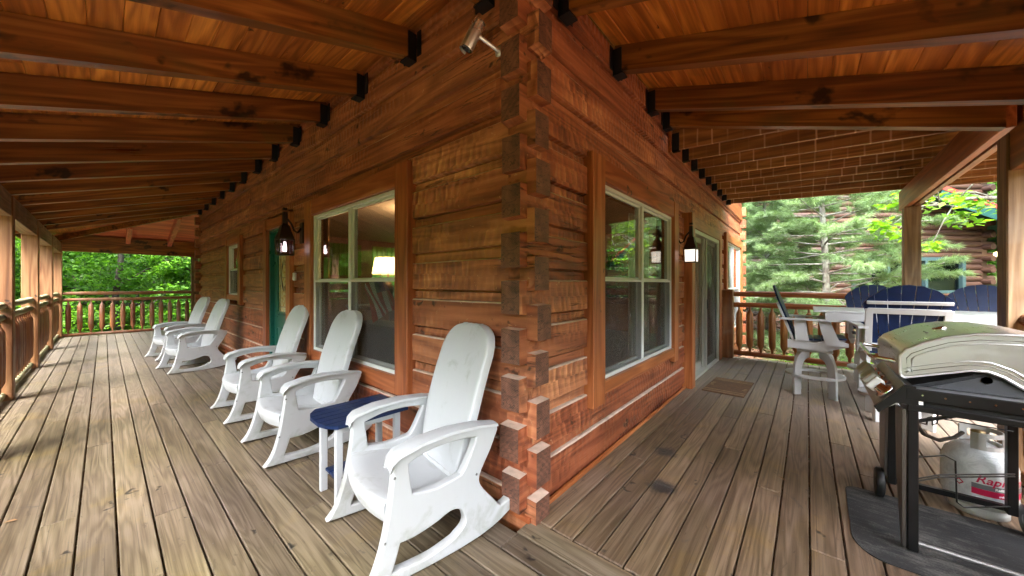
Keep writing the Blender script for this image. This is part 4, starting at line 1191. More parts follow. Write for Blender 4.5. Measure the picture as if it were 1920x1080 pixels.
# ------------------------------------------------------------------ blue side table
NAVY = simple('navy_plastic', (.006, .017, .062), .42, 0, .15, 60, .2, 12, spec=.25)
WPL = resin_white('white_lumber', (.50, .51, .52), (.34, .34, .30), .64)
st = empty('side_table', (-.47, 1.10, 0), R(-3), 'small white-legged side table with a navy slatted top between the two nearest rocking chairs', 'side table')
ns = 6; wS = .42 / ns
for j in range(ns):
    yc = -.21 + wS * (j + .5); ex = [.07, .02, 0, 0, .02, .07][j]
    o = MB(); o.prism([(-.29 + ex, yc - wS / 2 + .003), (.25, yc - wS / 2 + .003), (.25, yc + wS / 2 - .003), (-.29 + [.02, 0, 0, 0, 0, .02][j], yc + wS / 2 - .003)] if j < 3 else
            [(-.29 + [0, 0, 0, 0, 0, .02][j], yc - wS / 2 + .003), (.25, yc - wS / 2 + .003), (.25, yc + wS / 2 - .003), (-.29 + ex, yc + wS / 2 - .003)], .517, .540, 'XY')
    o.obj('slat', NAVY, st)
for sx in (-.19, .20):
    for sy in (-.135, .135):
        MB().box((sx, sy, .2585), (.045, .032, .515), .004).obj('leg', WPL, st)
MB().box((0, -.135, .49), (.345, .028, .05), .003).obj('apron', WPL, st); MB().box((0, .135, .49), (.345, .028, .05), .003).obj('apron', WPL, st)
MB().box((0, -.135, .12), (.345, .024, .035), .003).obj('stretcher', WPL, st); MB().box((0, .135, .12), (.345, .024, .035), .003).obj('stretcher', WPL, st)
for j in range(3): MB().box((0, -.08 + .08 * j, .148), (.37, .072, .018), .003).obj('lower_slat', NAVY, st)

# ================================================================== BAR CHAIRS + TABLE
def make_barchair():
    root = empty('bar_chair')     # faces +x, seat centre above origin
    # fan back: seven navy slats
    n = 7
    for j in range(n):
        u0, u1 = -1 + 2 * j / n, -1 + 2 * (j + 1) / n
        def pt(u, t):
            hw = lerp(.215, .325, t)
            return Vector((-.20 - .20 * t, u * hw, lerp(.76, 1.345, t) + .0))
        g = .006
        tops = lambda u: 1.07 - .30 * abs(u) ** 2.0
        mb = MB()
        vs = []
        for u, sgn in ((u0, 1), (u1, -1)):
            for t_ in (0, .5, tops(u) if True else 1):
                p_ = pt(u, t_); p_.y += sgn * g * .5
                vs.append(p_)
        um = (u0 + u1) / 2; tm = pt(um, tops(um) + .01)
        a0_, a1_, a2_, b0_, b1_, b2_ = vs
        nrm = Vector((.946, 0, .325)) * .010
        front = [a0_, b0_, b1_, b2_, tm, a2_, a1_]
        V = [tuple(v + nrm) for v in front] + [tuple(v - nrm) for v in front]
        m_ = len(front)
        F = [tuple(range(m_)), tuple(range(2 * m_ - 1, m_ - 1, -1))] + [(i_, i_ + m_, (i_ + 1) % m_ + m_, (i_ + 1) % m_) for i_ in range(m_)]
        mb.add(V, F); o = mb.obj('back_slat', NAVY, root)
    # white back frame: two rails behind, two uprights
    def bp(t, off=.024): return (-.20 - .20 * t - off * .946, lerp(.76, 1.345, t) - off * .325)
    for t_, hw, hh in ((.80, .275, .030), (.66, .265, .055), (.05, .24, .05)):
        x_, z_ = bp(t_); MB().box((x_, 0, z_), (.022, hw * 2, hh), .003, rot=Matrix.Rotation(R(19), 3, 'Y').inverted()).obj('back_rail', WPL, root)
    for s_ in (-1, 1):
        x0_, z0_ = bp(-.10, .024); x1_, z1_ = bp(.69, .024)
        MB().beam((x0_, s_ * .245, z0_), (x1_, s_ * .255, z1_), .055, .024, .003, up=(1, 0, .3)).obj('back_upright', WPL, root)
        # arm, arm supports, side rail
        MB().prism([(-.34, -.045), (.20, -.045), (.255, -.02), (.255, .03), (.2, .045), (-.34, .03)], .955, .977, 'XY', M=Matrix.Translation((0, s_ * .30, 0))).obj('armrest', WPL, root)
        MB().prism([(-.18, .70), (-.05, .70), (-.09, .954), (-.20, .954)], -.014, .014, 'XZ', M=Matrix.Translation((0, s_ * .275, 0))).obj('arm_support', WPL, root)
        MB().prism([(.10, .66), (.24, .66), (.14, .954), (.03, .954)], -.014, .014, 'XZ', M=Matrix.Translation((0, s_ * .275, 0))).obj('arm_support', WPL, root)
        MB().prism([(-.26, .60), (.10, .585), (.30, .66), (.30, .70), (.22, .725), (.0, .685), (-.20, .70), (-.26, .70)], -.014, .014, 'XZ', M=Matrix.Translation((0, s_ * .247, 0))).obj('seat_rail', WPL, root)
    for j in range(7):
        x_ = -.20 + j * .075; z_ = .70 + .02 * (j / 6) ** 2 + (.012 if j == 6 else 0)
        MB().box((x_, 0, z_ + .012), (.069, .466, .02), .004).obj('seat_slat', NAVY, root)
    # swivel base: four curved legs, ring rail, top plate
    MB().box((0, 0, .565), (.34, .34, .03), .004).obj('base_plate', WPL, root)
    leg = [(.10, .55), (.17, .55), (.225, .49), (.265, .38), (.27, .0), (.19, .0), (.19, .32), (.165, .40), (.12, .44)]
    mbp = curve_plate('leg', [smooth_loop([(.08, .548, 'c'), (.17, .548, 'c'), (.235, .49), (.275, .38), (.285, .20), (.285, .0, 'c'), (.195, .0, 'c'), (.195, .20), (.185, .33), (.15, .43), (.08, .47, 'c')], 3)], .034, .004, WPL)
    for k_ in range(4):
        o = link('leg', mbp, root, (0, 0, 0), R(45 + 90 * k_))
    ring = MB()
    for k_ in range(4):
        a = R(45 + 90 * k_); b = R(135 + 90 * k_)
        pin, pout = .215, .295
        pts = []
        m_ = 6
        for q in range(m_ + 1):
            an = lerp(a, b, q / m_); rr_ = 1 + .0 * math.sin(q / m_ * math.pi)
            pts.append((an, rr_))
        poly = [(pout * math.cos(an), pout * math.sin(an)) for an, _ in pts] + [(pin * math.cos(an), pin * math.sin(an)) for an, _ in reversed(pts)]
        ring.prism(poly, .235, .262, 'XY')
    ring.obj('foot_ring', WPL, root)
    return root
bc0 = make_barchair()
BC = [(4.27, -1.33, -90, -18, 'navy and white bar chair seen from its side, at the table end nearest the wall'),
      (3.66, -1.97, 2, -24, 'navy and white bar chair seen from behind, just past the grill'),
      (5.16, -1.98, 180, 0, 'navy fan-backed bar chair on the far side of the table, left of the wooden post'),
      (5.16, -2.92, 178, 0, 'navy fan-backed bar chair on the far side of the table, right of the wooden post')]
for i, (x_, y_, a, ba, lb) in enumerate(BC):
    o = bc0 if i == 0 else copy_tree(bc0)
    o.location = (x_, y_, .002); o.rotation_euler = (0, 0, R(a))
    tag(o, lb, 'bar chair', 'navy and white bar chairs round the white table')
tb = empty('dining_table', (4.38, -2.42, 0), 0, 'tall white plastic dining table with slatted top between the navy bar chairs', 'table')
for j in range(6):
    MB().box((-.46 + .152 * j + .076, 0, 1.078), (.147, 2.2, .026), .004).obj('table_slat', WPL, tb)
for s_ in (-1, 1):
    MB().box((s_ * .44, 0, 1.02), (.03, 2.0, .085), .004).obj('apron', WPL, tb)
    MB().box((0, s_ * .98, 1.02), (.85, .03, .085), .004).obj('apron', WPL, tb)
for q in (-1, 1):
    MB().box((0, q * .42, .52), (.30, .04, .95), .005).obj('pedestal_panel', WPL, tb)
    MB().box((0, q * .42, .04), (.80, .09, .06), .006).obj('foot', WPL, tb)
MB().box((0, 0, .30), (.04, .80, .12), .004).obj('stretcher', WPL, tb)
cn = empty('napkin_box', (4.75, -2.02, 1.093), R(20), 'small clear and white box standing on the table top beside the far chair', 'box')
MB().box((0, 0, .05), (.10, .07, .10), .008).obj('box_body', simple('clear_plastic_white', (.75, .78, .8), .2), cn)
MB().box((0, 0, .105), (.06, .045, .02), .006).obj('lid', simple('grey_plastic', (.3, .32, .33), .3), cn)

# ================================================================== GRILL
def steel(name='brushed_steel', base=(.70, .71, .72), r=.27, axis=0):
    if name in _wc: return _wc[name]
    t = NT(name); tc = t.n('TexCoord').outputs['Object']
    s_ = [260, 260, 260]; s_[axis] = 3
    n = t.noise(t.scale(tc, *s_), 1.0, 3, .6); d = t.noise(tc, 7, 5, .65, .6)
    col = t.mix(t.rng(d, .35, .7, 0, .3), (*base, 1), (base[0] * .75, base[1] * .72, base[2] * .66, 1))
    t.principled(col, t.rng(t.math('ADD', n, d), .6, 1.4, r - .05, r + .16), n, .03, .002, Metallic=1.0)
    _wc[name] = t.m
    return t.m
STEEL = steel(); STEELY = steel('brushed_steel_side', (.66, .67, .68), .30, 1); DST = steel('dark_steel', (.16, .15, .14), .32, 2)
CHR = simple('chrome', (.75, .75, .75), .12, 1.0, 0, var=.02)
GX0, GX1, GY0, GY1 = 1.10, 1.78, -1.665, -2.20
gr = empty('gas_grill', (GX0, GY1, 0), 0, 'stainless steel gas grill with closed curved lid on a black cart at the right edge', 'grill')
G = lambda mb, nm, mat: (lambda o: (setattr(o, 'location', Vector(o.location) - Vector(gr.location)), o)[1])(mb.obj(nm, mat, gr, center=True))
# lid: band profile in YZ extruded along X
def lid_profile(k=0.0):
    up = [(-1.635, 1.015), (-1.66, 1.055), (-1.72, 1.095), (-1.80, 1.135), (-1.90, 1.160), (-2.02, 1.165), (-2.14, 1.150), (-2.22, 1.10), (-2.25, 1.02)]
    lo = [(-2.25, .90), (-2.10, .885), (-2.03, .905), (-1.975, .948), (-1.93, .968), (-1.88, .966), (-1.78, .935), (-1.70, .908), (-1.66, .895), (-1.642, .900), (-1.635, .925)]
    return up + lo
lp = lid_profile()
mb = MB()
mb.prism(lp, 1.165, 1.183, 'YZ'); 
endcap = G(mb, 'lid_end', STEELY)
mb = MB(); mb.prism(lp, 1.86, 1.875, 'YZ'); G(mb, 'lid_end', STEELY)
# raised rim and embossed loop on the near end
def inset(poly, d):
    n = len(poly); out = []
    c = Vector((sum(p[0] for p in poly) / n, sum(p[1] for p in poly) / n))
    for i_ in range(n):
        p0, p1, p2 = Vector(poly[i_ - 1]), Vector(poly[i_]), Vector(poly[(i_ + 1) % n])
        e1 = (p1 - p0).normalized(); e2 = (p2 - p1).normalized()
        n1 = Vector((-e1.y, e1.x)); n2 = Vector((-e2.y, e2.x)); m_ = (n1 + n2)
        m_ = m_ / max(.3, m_.length) ; out.append(tuple(p1 + m_ * d))
    return out
ar = sum(lp[i_][0] * lp[(i_ + 1) % len(lp)][1] - lp[(i_ + 1) % len(lp)][0] * lp[i_][1] for i_ in range(len(lp)))
sg = 1 if ar > 0 else -1
for dd, rad, mt in ((.0065, .0075, STEELY), (.034, .0022, DST), (.052, .0035, STEELY)):
    lp2 = inset(lp, sg * dd)
    mb = MB(); mb.tube([(1.1655 - (.002 if dd > .04 else .0), a, b) for a, b in lp2], rad, 6, closed=True); G(mb, 'lid_rib', mt)
# lid skin (top sheet) from front-bottom over the top to the back
skin = [(-1.637, .905)] + lp[:9] + [(-2.25, .90)]
vs = []; fs = []
for i_, (a, b) in enumerate(skin): vs += [(1.18, a, b), (1.865, a, b)]
for i_ in range(len(skin) - 1): fs.append((2 * i_, 2 * i_ + 1, 2 * i_ + 3, 2 * i_ + 2))
mb = MB(); mb.add(vs, fs, 0, True)
G(mb, 'lid', STEEL)
# thermometer + badge on lid top
mb = MB(); mb.lathe([(.0, .014), (.026, .012), (.03, .004), (.03, 0)], 16, M=Matrix.Translation((1.50, -1.842, 1.142)) @ Matrix.Rotation(R(-20), 4, 'X')); G(mb, 'thermometer', CHR)
mb = MB(); mb.box((1.42, -1.78, 1.126), (.06, .02, .006), .002, rot=Matrix.Rotation(R(22), 3, 'X')); G(mb, 'badge', DST)
# handle
mb = MB(); mb.tube([(1.22, -1.64, .975), (1.22, -1.565, .985), (1.235, -1.545, .987), (1.26, -1.54, .987), (1.76, -1.54, .987), (1.785, -1.545, .987), (1.80, -1.565, .985), (1.80, -1.64, .975)], .011, 10); G(mb, 'lid_handle', CHR)
# firebox
mb = MB(); mb.prism([(-1.69, .86), (-1.93, .963), (-1.985, .94), (-2.12, .86)], 1.185, 1.83, 'YZ'); G(mb, 'firebox', simple('cast_iron', (.018, .019, .022), .55, .4, .3, 90))
mb = MB(); mb.prism([(-1.745, .862), (-1.925, .948), (-1.978, .93), (-2.085, .862)], 1.176, 1.184, 'YZ'); mb.lathe([(0, 0), (.018, 0), (.018, .004)], 14, M=Matrix.Translation((1.176, -1.93, .93)) @ Matrix.Rotation(R(-90), 4, 'Y'), m=1)
o = mb.obj('firebox_end', [simple('grey_cast', (.06, .063, .072), .5, .4, .2, 90), DARK], gr, center=True); o.location = Vector(o.location) - Vector(gr.location)
# side shelf / top tray
mb = MB(); mb.span((GX0 + .005, -2.26, .835), (GX0 + .20, -1.672, .858), .004); mb.span((GX0 + .2, -2.26, .83), (1.86, -1.672, .852), .004); G(mb, 'top_tray', STEELY)
mb = MB(); mb.span((GX0 - .01, -2.28, .800), (GX0 + .004, -1.655, .860), .003); mb.span((GX0 - .012, -2.28, .745), (GX0 + .03, -1.66, .775), .003); G(mb, 'cart_rail', BLK)
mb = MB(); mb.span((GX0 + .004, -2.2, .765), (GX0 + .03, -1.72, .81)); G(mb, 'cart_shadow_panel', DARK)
mb = MB()
for q in range(7): mb.tube([(GX0 - .0105, -1.71 - .075 * q, .832), (GX0 - .0135, -1.71 - .075 * q, .832)], .004, 8)
G(mb, 'rivet_row', CHR)
# control panel with end bracket
cp = [(-1.672, .862), (-1.655, .870), (-1.545, .735), (-1.560, .715), (-1.672, .80)]
mb = MB(); mb.prism(cp, GX0 + .012, 1.86, 'YZ'); G(mb, 'control_panel', steel('panel_steel', (.40, .40, .41), .30))
mb = MB(); mb.prism([(-1.69, .868), (-1.652, .874), (-1.538, .735), (-1.555, .708), (-1.62, .775), (-1.69, .775)], GX0 - .008, GX0 + .012, 'YZ'); G(mb, 'panel_bracket', BLK)
nrm = Vector((0, .775, .632))
WK = simple('white_knob', (.62, .62, .60), .3, .2)
for q in range(5):
    cx_ = 1.20 + .132 * q; c_ = Vector((cx_, -1.598, .803))
    rot = nrm.to_track_quat('Z', 'Y').to_matrix().to_4x4()
    k_ = MB(); k_.lathe([(.036, 0), (.036, .008), (.024, .012), (.022, .034), (.0, .035)], 14); k_.box((0, 0, .040), (.020, .056, .034), .004, 1)
    o = k_.obj('knob', [CHR, WK], gr); o.matrix_local = Matrix.Translation(c_ + nrm * .004 - Vector(gr.location)) @ rot @ Matrix.Scale(1.35, 4)
# cart legs, panels, lower frame
for (x_, y_, nm) in ((GX0, -1.70, 'leg'), (GX0, -2.24, 'leg'), (1.70, -1.70, 'leg'), (1.68, -2.16, 'leg')):
    mb = MB(); mb.span((x_, y_, .012 if x_ < 1.2 else .10), (x_ + .045, y_ + .038, .80), .003); G(mb, nm, BLK)
mb = MB(); mb.prism([(GX0 - .002, .02), (GX0 + .04, .02), (GX0 + .17, .40), (GX0 + .19, .72), (GX0 - .002, .745)], -1.655, -1.642, 'XZ'); G(mb, 'front_panel', DST)
mb = MB(); mb.prism([(1.66, .16), (1.86, .16), (1.86, .745), (1.60, .745)], -1.655, -1.642, 'XZ'); G(mb, 'front_panel', DST)
mb = MB(); mb.tube([(GX0 + .02, -1.68, .055), (GX0 + .02, -2.24, .055)], .011, 8); G(mb, 'cross_bar', simple('grey_bar', (.25, .25, .25), .35, .7))
for a_, b_ in (((1.70, -2.12, .11), (1.73, -1.70, .14)), ((GX0 + .046, -2.19, .70), (1.68, -2.16, .74)), ((GX0 + .046, -1.70, .70), (1.70, -1.67, .74))):
    mb = MB(); mb.span(a_, b_); G(mb, 'cart_rail', BLK)
mb = MB(); mb.beam((GX0 + .02, -1.70, .69), (GX0 + .02, -1.82, .745), .02, .012); mb.beam((1.70, -2.14, .60), (1.52, -2.17, .72), .01, .02); G(mb, 'brace', BLK)
# wire tank screen at the far side of the cart
WIRE = simple('black_wire', (.02, .02, .02), .4, .4)
def wire(pts, r_=.004):
    mb = MB(); mb.tube(pts, r_, 6); G(mb, 'wire_rack', WIRE)
xw = 1.60
wire([(GX0 + .04, -1.69, .41), (xw - .25, -1.72, .42), (xw - .1, -1.86, .42), (xw - .1, -1.90, .40), (xw - .1, -1.905, .17), (xw - .1, -1.93, .15), (xw + .1, -2.15, .15)])
wire([(GX0 + .04, -1.69, .375), (GX0 + .2, -1.80, .37), (1.66, -2.14, .345)], .004); wire([(GX0 + .04, -1.69, .362), (GX0 + .2, -1.80, .357), (1.66, -2.14, .332)], .004)
wire([(GX0 + .14, -1.70, .655), (1.42, -1.78, .60), (1.43, -1.785, .635), (1.48, -1.81, .635), (1.49, -1.815, .585), (1.54, -1.84, .585), (1.55, -1.845, .64), (1.60, -1.87, .64), (1.61, -1.875, .60), (1.68, -2.14, .575)])
mb = MB(); mb.tube([(GX0 + .15, -1.70, .66), (1.36, -1.76, .56), (1.50, -1.84, .50), (1.66, -1.93, .49), (1.76, -1.98, .50)], .010, 8); G(mb, 'gas_hose', simple('black_rubber', (.015, .015, .015), .6))
def wheel(x_, y_, r_, wd, ax, nm):
    M = Matrix.Translation((x_, y_, r_ + .008)) @ (Matrix.Rotation(R(90), 4, 'X') if ax == 'Y' else Matrix.Rotation(R(90), 4, 'Y'))
    mb = MB(); mb.lathe([(r_ * .35, -wd * .4), (r_ * .8, -wd * .5), (r_, -wd * .35), (r_, wd * .35), (r_ * .8, wd * .5), (r_ * .35, wd * .4)], 24, M=M)
    G(mb, nm, simple('wheel_plastic', (.010, .010, .011), .5, 0, .2))
    mb = MB(); mb.lathe([(0, -wd * .45), (r_ * .35, -wd * .42), (r_ * .35, wd * .42), (0, wd * .45)], 12, M=M); G(mb, 'wheel_hub', BLK)
wheel(1.70, -1.625, .090, .042, 'Y', 'wheel'); wheel(1.70, -2.19, .080, .022, 'Y', 'caster'); wheel(GX0 + .02, -2.26, .03, .02, 'Y', 'caster')
# grill mat
t = NT('mat_felt'); tc = t.n('NewGeometry').outputs['Position']
a_ = t.noise(t.scale(tc, 6, 1.2, 1), 4, 5, .7, 1.2); b_ = t.noise(tc, 120, 2, .6); c_ = t.noise(tc, 2.2, 5, .65, .8)
f_ = t.math('ADD', t.math('MULTIPLY', a_, .4), t.math('ADD', t.math('MULTIPLY', b_, .15), t.math('MULTIPLY', c_, .45)))
t.principled(t.ramp(f_, [(.35, (.005, .005, .0055)), (.50, (.014, .014, .0145)), (.60, (.075, .072, .066))]), .8, b_, .5, .003)
mp = []
for (cx_, cy_), (s0, s1) in (((1.10, -1.57), (90, 180)), ((1.10, -2.6), (180, 270)), ((1.66, -2.6), (270, 360)), ((1.66, -1.53), (0, 90))):
    rr_ = .12 if cx_ > 1.2 else .20
    if cx_ > 1.2: rr_ = .07
    for q in range(7):
        an = R(lerp(s0, s1, q / 6)); mp.append((cx_ + rr_ * math.cos(an) * (1 if cx_ > 1.2 else .9), cy_ + rr_ * math.sin(an) * (1 if cx_ > 1.2 else .6)))
tag(MB().prism(mp, .002, .008, 'XY').obj('grill_mat', t.m), 'black fibre mat with rounded corners lying under the grill', 'mat')
# propane tank
tk = empty('propane_tank', (1.90, -2.07, 0), 0, 'white propane cylinder with red printed sleeve standing behind the grill cart', 'gas tank')
t = NT('printed_sleeve'); tc = t.n('TexCoord').outputs['Object']
n_ = t.noise(tc, 14, 5, .7, 1.5); n2_ = t.noise(t.scale(tc, 3, 3, 20), 2.0, 4, .6, 1.0)
sp = t.n('SeparateXYZ', {0: tc}).outputs
g_ = t.rng(sp[2], .16, .33, 0, 1); g_.node.clamp = True
col = t.mix(t.rng(n_, .42, .62, 0, .5), (.72, .74, .74, 1), (.42, .44, .45, 1))
bandm = t.math('MULTIPLY', t.rng(sp[2], .168, .172, 0, 1), t.rng(sp[2], .205, .209, 1, 0))
t.principled(col, .25, t.math('ADD', n_, n2_), .6, .01)
sleeve = t.m
STG = simple('tank_paint', (.55, .55, .53), .4, 0, .1, 30, .12)
MB().lathe([(0, .425), (.05, .42), (.10, .395), (.135, .355), (.150, .30), (.151, .12), (.145, .085), (.13, .06), (0, .055)][::-1], 36).obj('tank_body', sleeve, tk)
MB().lathe([(.105, .06), (.112, .002), (.118, .002), (.118, .045), (.112, .062)], 32).obj('foot_ring', STG, tk)
cl = MB()
for (a0_, a1_, zb_, zt_) in ((150, 400, .40, .425), (150, 400, .475, .50), (150, 185, .425, .475), (235, 260, .425, .475), (320, 345, .425, .475), (375, 400, .425, .475)):
    m_ = 14
    for q in range(m_):
        a = R(lerp(a0_, a1_, q / m_)); b = R(lerp(a0_, a1_, (q + 1) / m_))
        vs = [(r_ * math.cos(x_), r_ * math.sin(x_), z_) for z_ in (zb_, zt_) for r_, x_ in ((.098, a), (.098, b), (.092, b), (.092, a))]
        cl.add(vs, [(0, 1, 5, 4), (1, 2, 6, 5), (2, 3, 7, 6), (3, 0, 4, 7), (4, 5, 6, 7), (3, 2, 1, 0)])
cl.obj('collar', STG, tk)
MB().lathe([(.03, .42), (.03, .44), (.018, .45), (.018, .475), (.03, .478), (.03, .492), (0, .495)], 14).obj('valve', simple('brass_valve', (.3, .22, .1), .35, .8), tk)
RED = simple('red_print', (.55, .012, .07), .35); WTX = simple('white_print', (.8, .8, .8), .35); GRP = simple('grey_print', (.16, .17, .18), .4); BKP = simple('dark_print', (.02, .02, .02), .4)
def cyl_text(txt, size, ang0, z0, mat, rad=.1525, parent=tk, name='printed_word', shear=.3):
    cu = bpy.data.curves.new('txt', 'FONT'); cu.body = txt; cu.size = size; cu.shear = shear; cu.offset = .0012; cu.resolution_u = 2
    ob = bpy.data.objects.new('txt', cu); COL.objects.link(ob)
    dg = bpy.context.evaluated_depsgraph_get(); dg.update()
    me = bpy.data.meshes.new_from_object(ob.evaluated_get(dg)); bpy.data.objects.remove(ob)
    for v in me.vertices:
        a = R(ang0) + v.co.x / rad
        v.co = (rad * math.cos(a), rad * math.sin(a), z0 + v.co.y)
    me.materials.clear(); me.materials.append(mat); me.name = name
    return link(name, me, parent)
def cyl_band(a0_, a1_, z0_, z1_, mat, rad=.1522, slope=0, name='printed_band'):
    m_ = 12; vs = []; fs = []
    for q in range(m_ + 1):
        a = R(lerp(a0_, a1_, q / m_)); vs += [(rad * math.cos(a), rad * math.sin(a), z0_ + slope * q), (rad * math.cos(a), rad * math.sin(a), z1_ + slope * q)]
    for q in range(m_): fs.append((2 * q, 2 * q + 2, 2 * q + 3, 2 * q + 1))
    mb = MB(); mb.add(vs, fs); return mb.obj(name, mat, tk)
# the camera sees the side around 170 degrees; words run towards larger angles
cyl_text('Rapid', .062, 163, .222, RED); cyl_text('ze', .062, 226, .222, RED)
cyl_band(158, 262, .186, .214, GRP); cyl_band(158, 262, .150, .186, RED, slope=-.0002)
cyl_text('Refillable', .020, 190, .193, WTX, .1532, shear=.1); cyl_text('safe fill', .016, 196, .158, WTX, .1532, shear=.1)
dm = MB(); 
for r0_, mt_ in ((.020, 0), (.012, 1)):
    a0_ = R(140); rd = .1526 + (.0006 if mt_ else 0)
    dm.add([(rd * math.cos(a0_ + dx / rd), rd * math.sin(a0_ + dx / rd), .195 + dz) for dx, dz in ((-r0_, 0), (0, -r0_), (r0_, 0), (0, r0_))], [(0, 1, 2, 3)], mt_)
dm.obj('hazard_diamond', [RED, WTX], tk)

# ================================================================== doormat
dmx = empty('doormat', (3.90, -.445, .002), R(-1.5), 'brown striped doormat on the boards in front of the sliding door', 'doormat')
DM = simple('mat_brown', (.115, .060, .028), .95, 0, .8, 220, .35, 30); DM2 = simple('mat_tan', (.30, .20, .10), .95, 0, .8, 220, .2, 30)
MB().box((0, 0, .006), (.84, .47, .012), .003).obj('mat_body', DM, dmx)
for x_ in (-.37, -.29, .28, .36): MB().box((x_, 0, .0125), (.012, .46, .004)).obj('stripe', DM2, dmx)
for x0_, y0_ in ((-.05, .19), (.02, .2), (.08, .19), (-.12, -.19), (-.06, -.2)):
    MB().box((x0_, y0_, .0125), (.02, .035, .004), .001).obj('paw_mark', DM2, dmx)

# ================================================================== sconces
BRZ = simple('dark_bronze', (.035, .018, .012), .45, .6, .1)
def sconce(loc, rz, label, glow, glass_col):
    r_ = empty('wall_lantern', loc, rz, label, 'lantern', 'wall lanterns beside the doors')   # local +x points away from the wall
    MB().box((.012, 0, .10), (.022, .11, .26), .006).obj('wall_plate', BRZ, r_)
    MB().tube([(.02, 0, .16), (.06, 0, .10), (.10, 0, .12), (.13, 0, .20), (.17, 0, .25), (.20, 0, .25)], .012, 8).obj('arm', BRZ, r_)
    mb = MB(); mb.lathe([(.0, .34), (.030, .335), (.034, .30), (.036, .19), (.058, .165), (.078, .10), (.108, .03), (.112, .018), (.112, .0)], 4, M=Matrix.Translation((.20, 0, 0)) @ Matrix.Rotation(R(45), 4, 'Z'), smooth=False)
    mb.box((.20, 0, .37), (.045, .045, .03), .004); mb.obj('cap', BRZ, r_)
    mb = MB(); hh = .185
    for sx in (-1, 1):
        for sy in (-1, 1): mb.beam((.20 + sx * .078, sy * .078, .0), (.20 + sx * .072, sy * .072, -hh), .012, .012)
    for q in (.0, -hh):
        w_ = .078 if q == 0 else .072
        for s_ in (-1, 1):
            mb.box((.20 + s_ * w_, 0, q), (.012, w_ * 2 + .012, .012)); mb.box((.20, s_ * w_, q), (w_ * 2 - .012, .012, .0118))
    if not glow:
        for s_ in (-1, 1): mb.box((.20 + s_ * .0775, 0, -hh / 2), (.005, .006, hh)); mb.box((.20, s_ * .0775, -hh / 2), (.006, .005, hh))
    mb.box((.20, 0, -hh - .003), (.145, .145, .006)); mb.obj('cage', BRZ, r_)
    gm = glass_col
    for s_ in (-1, 1):
        MB().box((.20 + s_ * .073, 0, -hh / 2), (.002, .138, hh - .014)).obj('lantern_pane', gm, r_)
        MB().box((.20, s_ * .073, -hh / 2), (.138, .002, hh - .014)).obj('lantern_pane', gm, r_)
    MB().lathe([(0, -.145), (.018, -.14), (.026, -.115), (.018, -.08), (.012, -.06), (.012, -.03)], 12, (.20, 0, 0)).obj('bulb', emit('bulb_glow', (1.0, .90, .82), 1.0 if not glow else 1.6), r_)
    return r_
seed_glass = glass('seeded_glass', (.72, .66, .70))
t = NT('milky_glass'); n_ = t.noise(t.n('TexCoord').outputs['Object'], 20, 3)
em = t.n('Emission', {'Color': (1, .93, .84, 1), 'Strength': .030}); df = t.n('BsdfTranslucent', {'Color': (.85, .82, .78, 1)}); gl = t.n('BsdfPrincipled', {'Base Color': (.8, .78, .74, 1), 'Roughness': .3})
m1 = t.n('MixShader', {0: .5, 1: df.outputs[0], 2: gl.outputs[0]}); m2 = t.n('AddShader', {0: m1.outputs[0], 1: em.outputs[0]}); t.l(m2.outputs[0], t.out.inputs['Surface'])
sconce((-.004, 3.55, 1.94), R(180), 'dark bronze wall lantern with clear glass between the green door and the lamp window', False, seed_glass)
ls_ = sconce((3.06, -.004, 1.83), R(-90), 'dark bronze wall lantern with glowing milky glass beside the sliding door', True, t.m); ls_.scale = (.85, .85, .85)
bx = MB(); bx.box((-.02, 3.80, 1.50), (.035, .05, .10), .006); bx.box((-.04, 3.80, 1.475), (.006, .03, .03), .003)
tag(bx.obj('door_keypad', simple('white_plastic', (.7, .7, .68), .4), center=True), 'small white keypad box on the logs between lantern and green door', 'keypad')

# ================================================================== security camera
sc_ = empty('security_camera', (-.01, .21, 2.86), 0, 'silver bullet security camera pointing down from the upper logs near the corner', 'security camera')
SIL = simple('silver_metal', (.80, .78, .74), .3, .85, 0, var=.05)
MB().lathe([(.0, .0), (.032, .0), (.034, .008), (.024, .014), (.0, .014)], 16, M=Matrix.Rotation(R(-90), 4, 'Y')).obj('mount_base', SIL, sc_)
MB().tube([(-.012, 0, 0), (-.06, .015, .015), (-.13, .05, .05)], [.014, .012, .014], 10).obj('mount_arm', SIL, sc_)
ax = Vector((-.06, .08, -.19)).normalized(); Mx = Matrix.Translation((-.16, .065, .045)) @ ax.to_track_quat('Z', 'Y').to_matrix().to_4x4()
MB().lathe([(0, -.09), (.034, -.088), (.036, -.08), (.036, .082), (.034, .09)], 20, M=Mx).obj('camera_body', SIL, sc_)
MB().lathe([(.0345, .085), (.034, .092), (.028, .088), (0, .080)], 20, M=Mx).obj('lens', simple('lens_black', (.006, .006, .007), .1), sc_)
hd = MB(); 
vs = []; fs = []
for q in range(9):
    a = R(20 + 140 * q / 8)
    for rr_, zz_ in ((.043, -.10), (.043, .105)): vs.append((rr_ * math.cos(a), rr_ * math.sin(a), zz_))
for q in range(8): fs.append((2 * q, 2 * q + 1, 2 * q + 3, 2 * q + 2))
hd.add(vs, fs, 0, True, Mx); hd.obj('sun_hood', SIL, sc_)

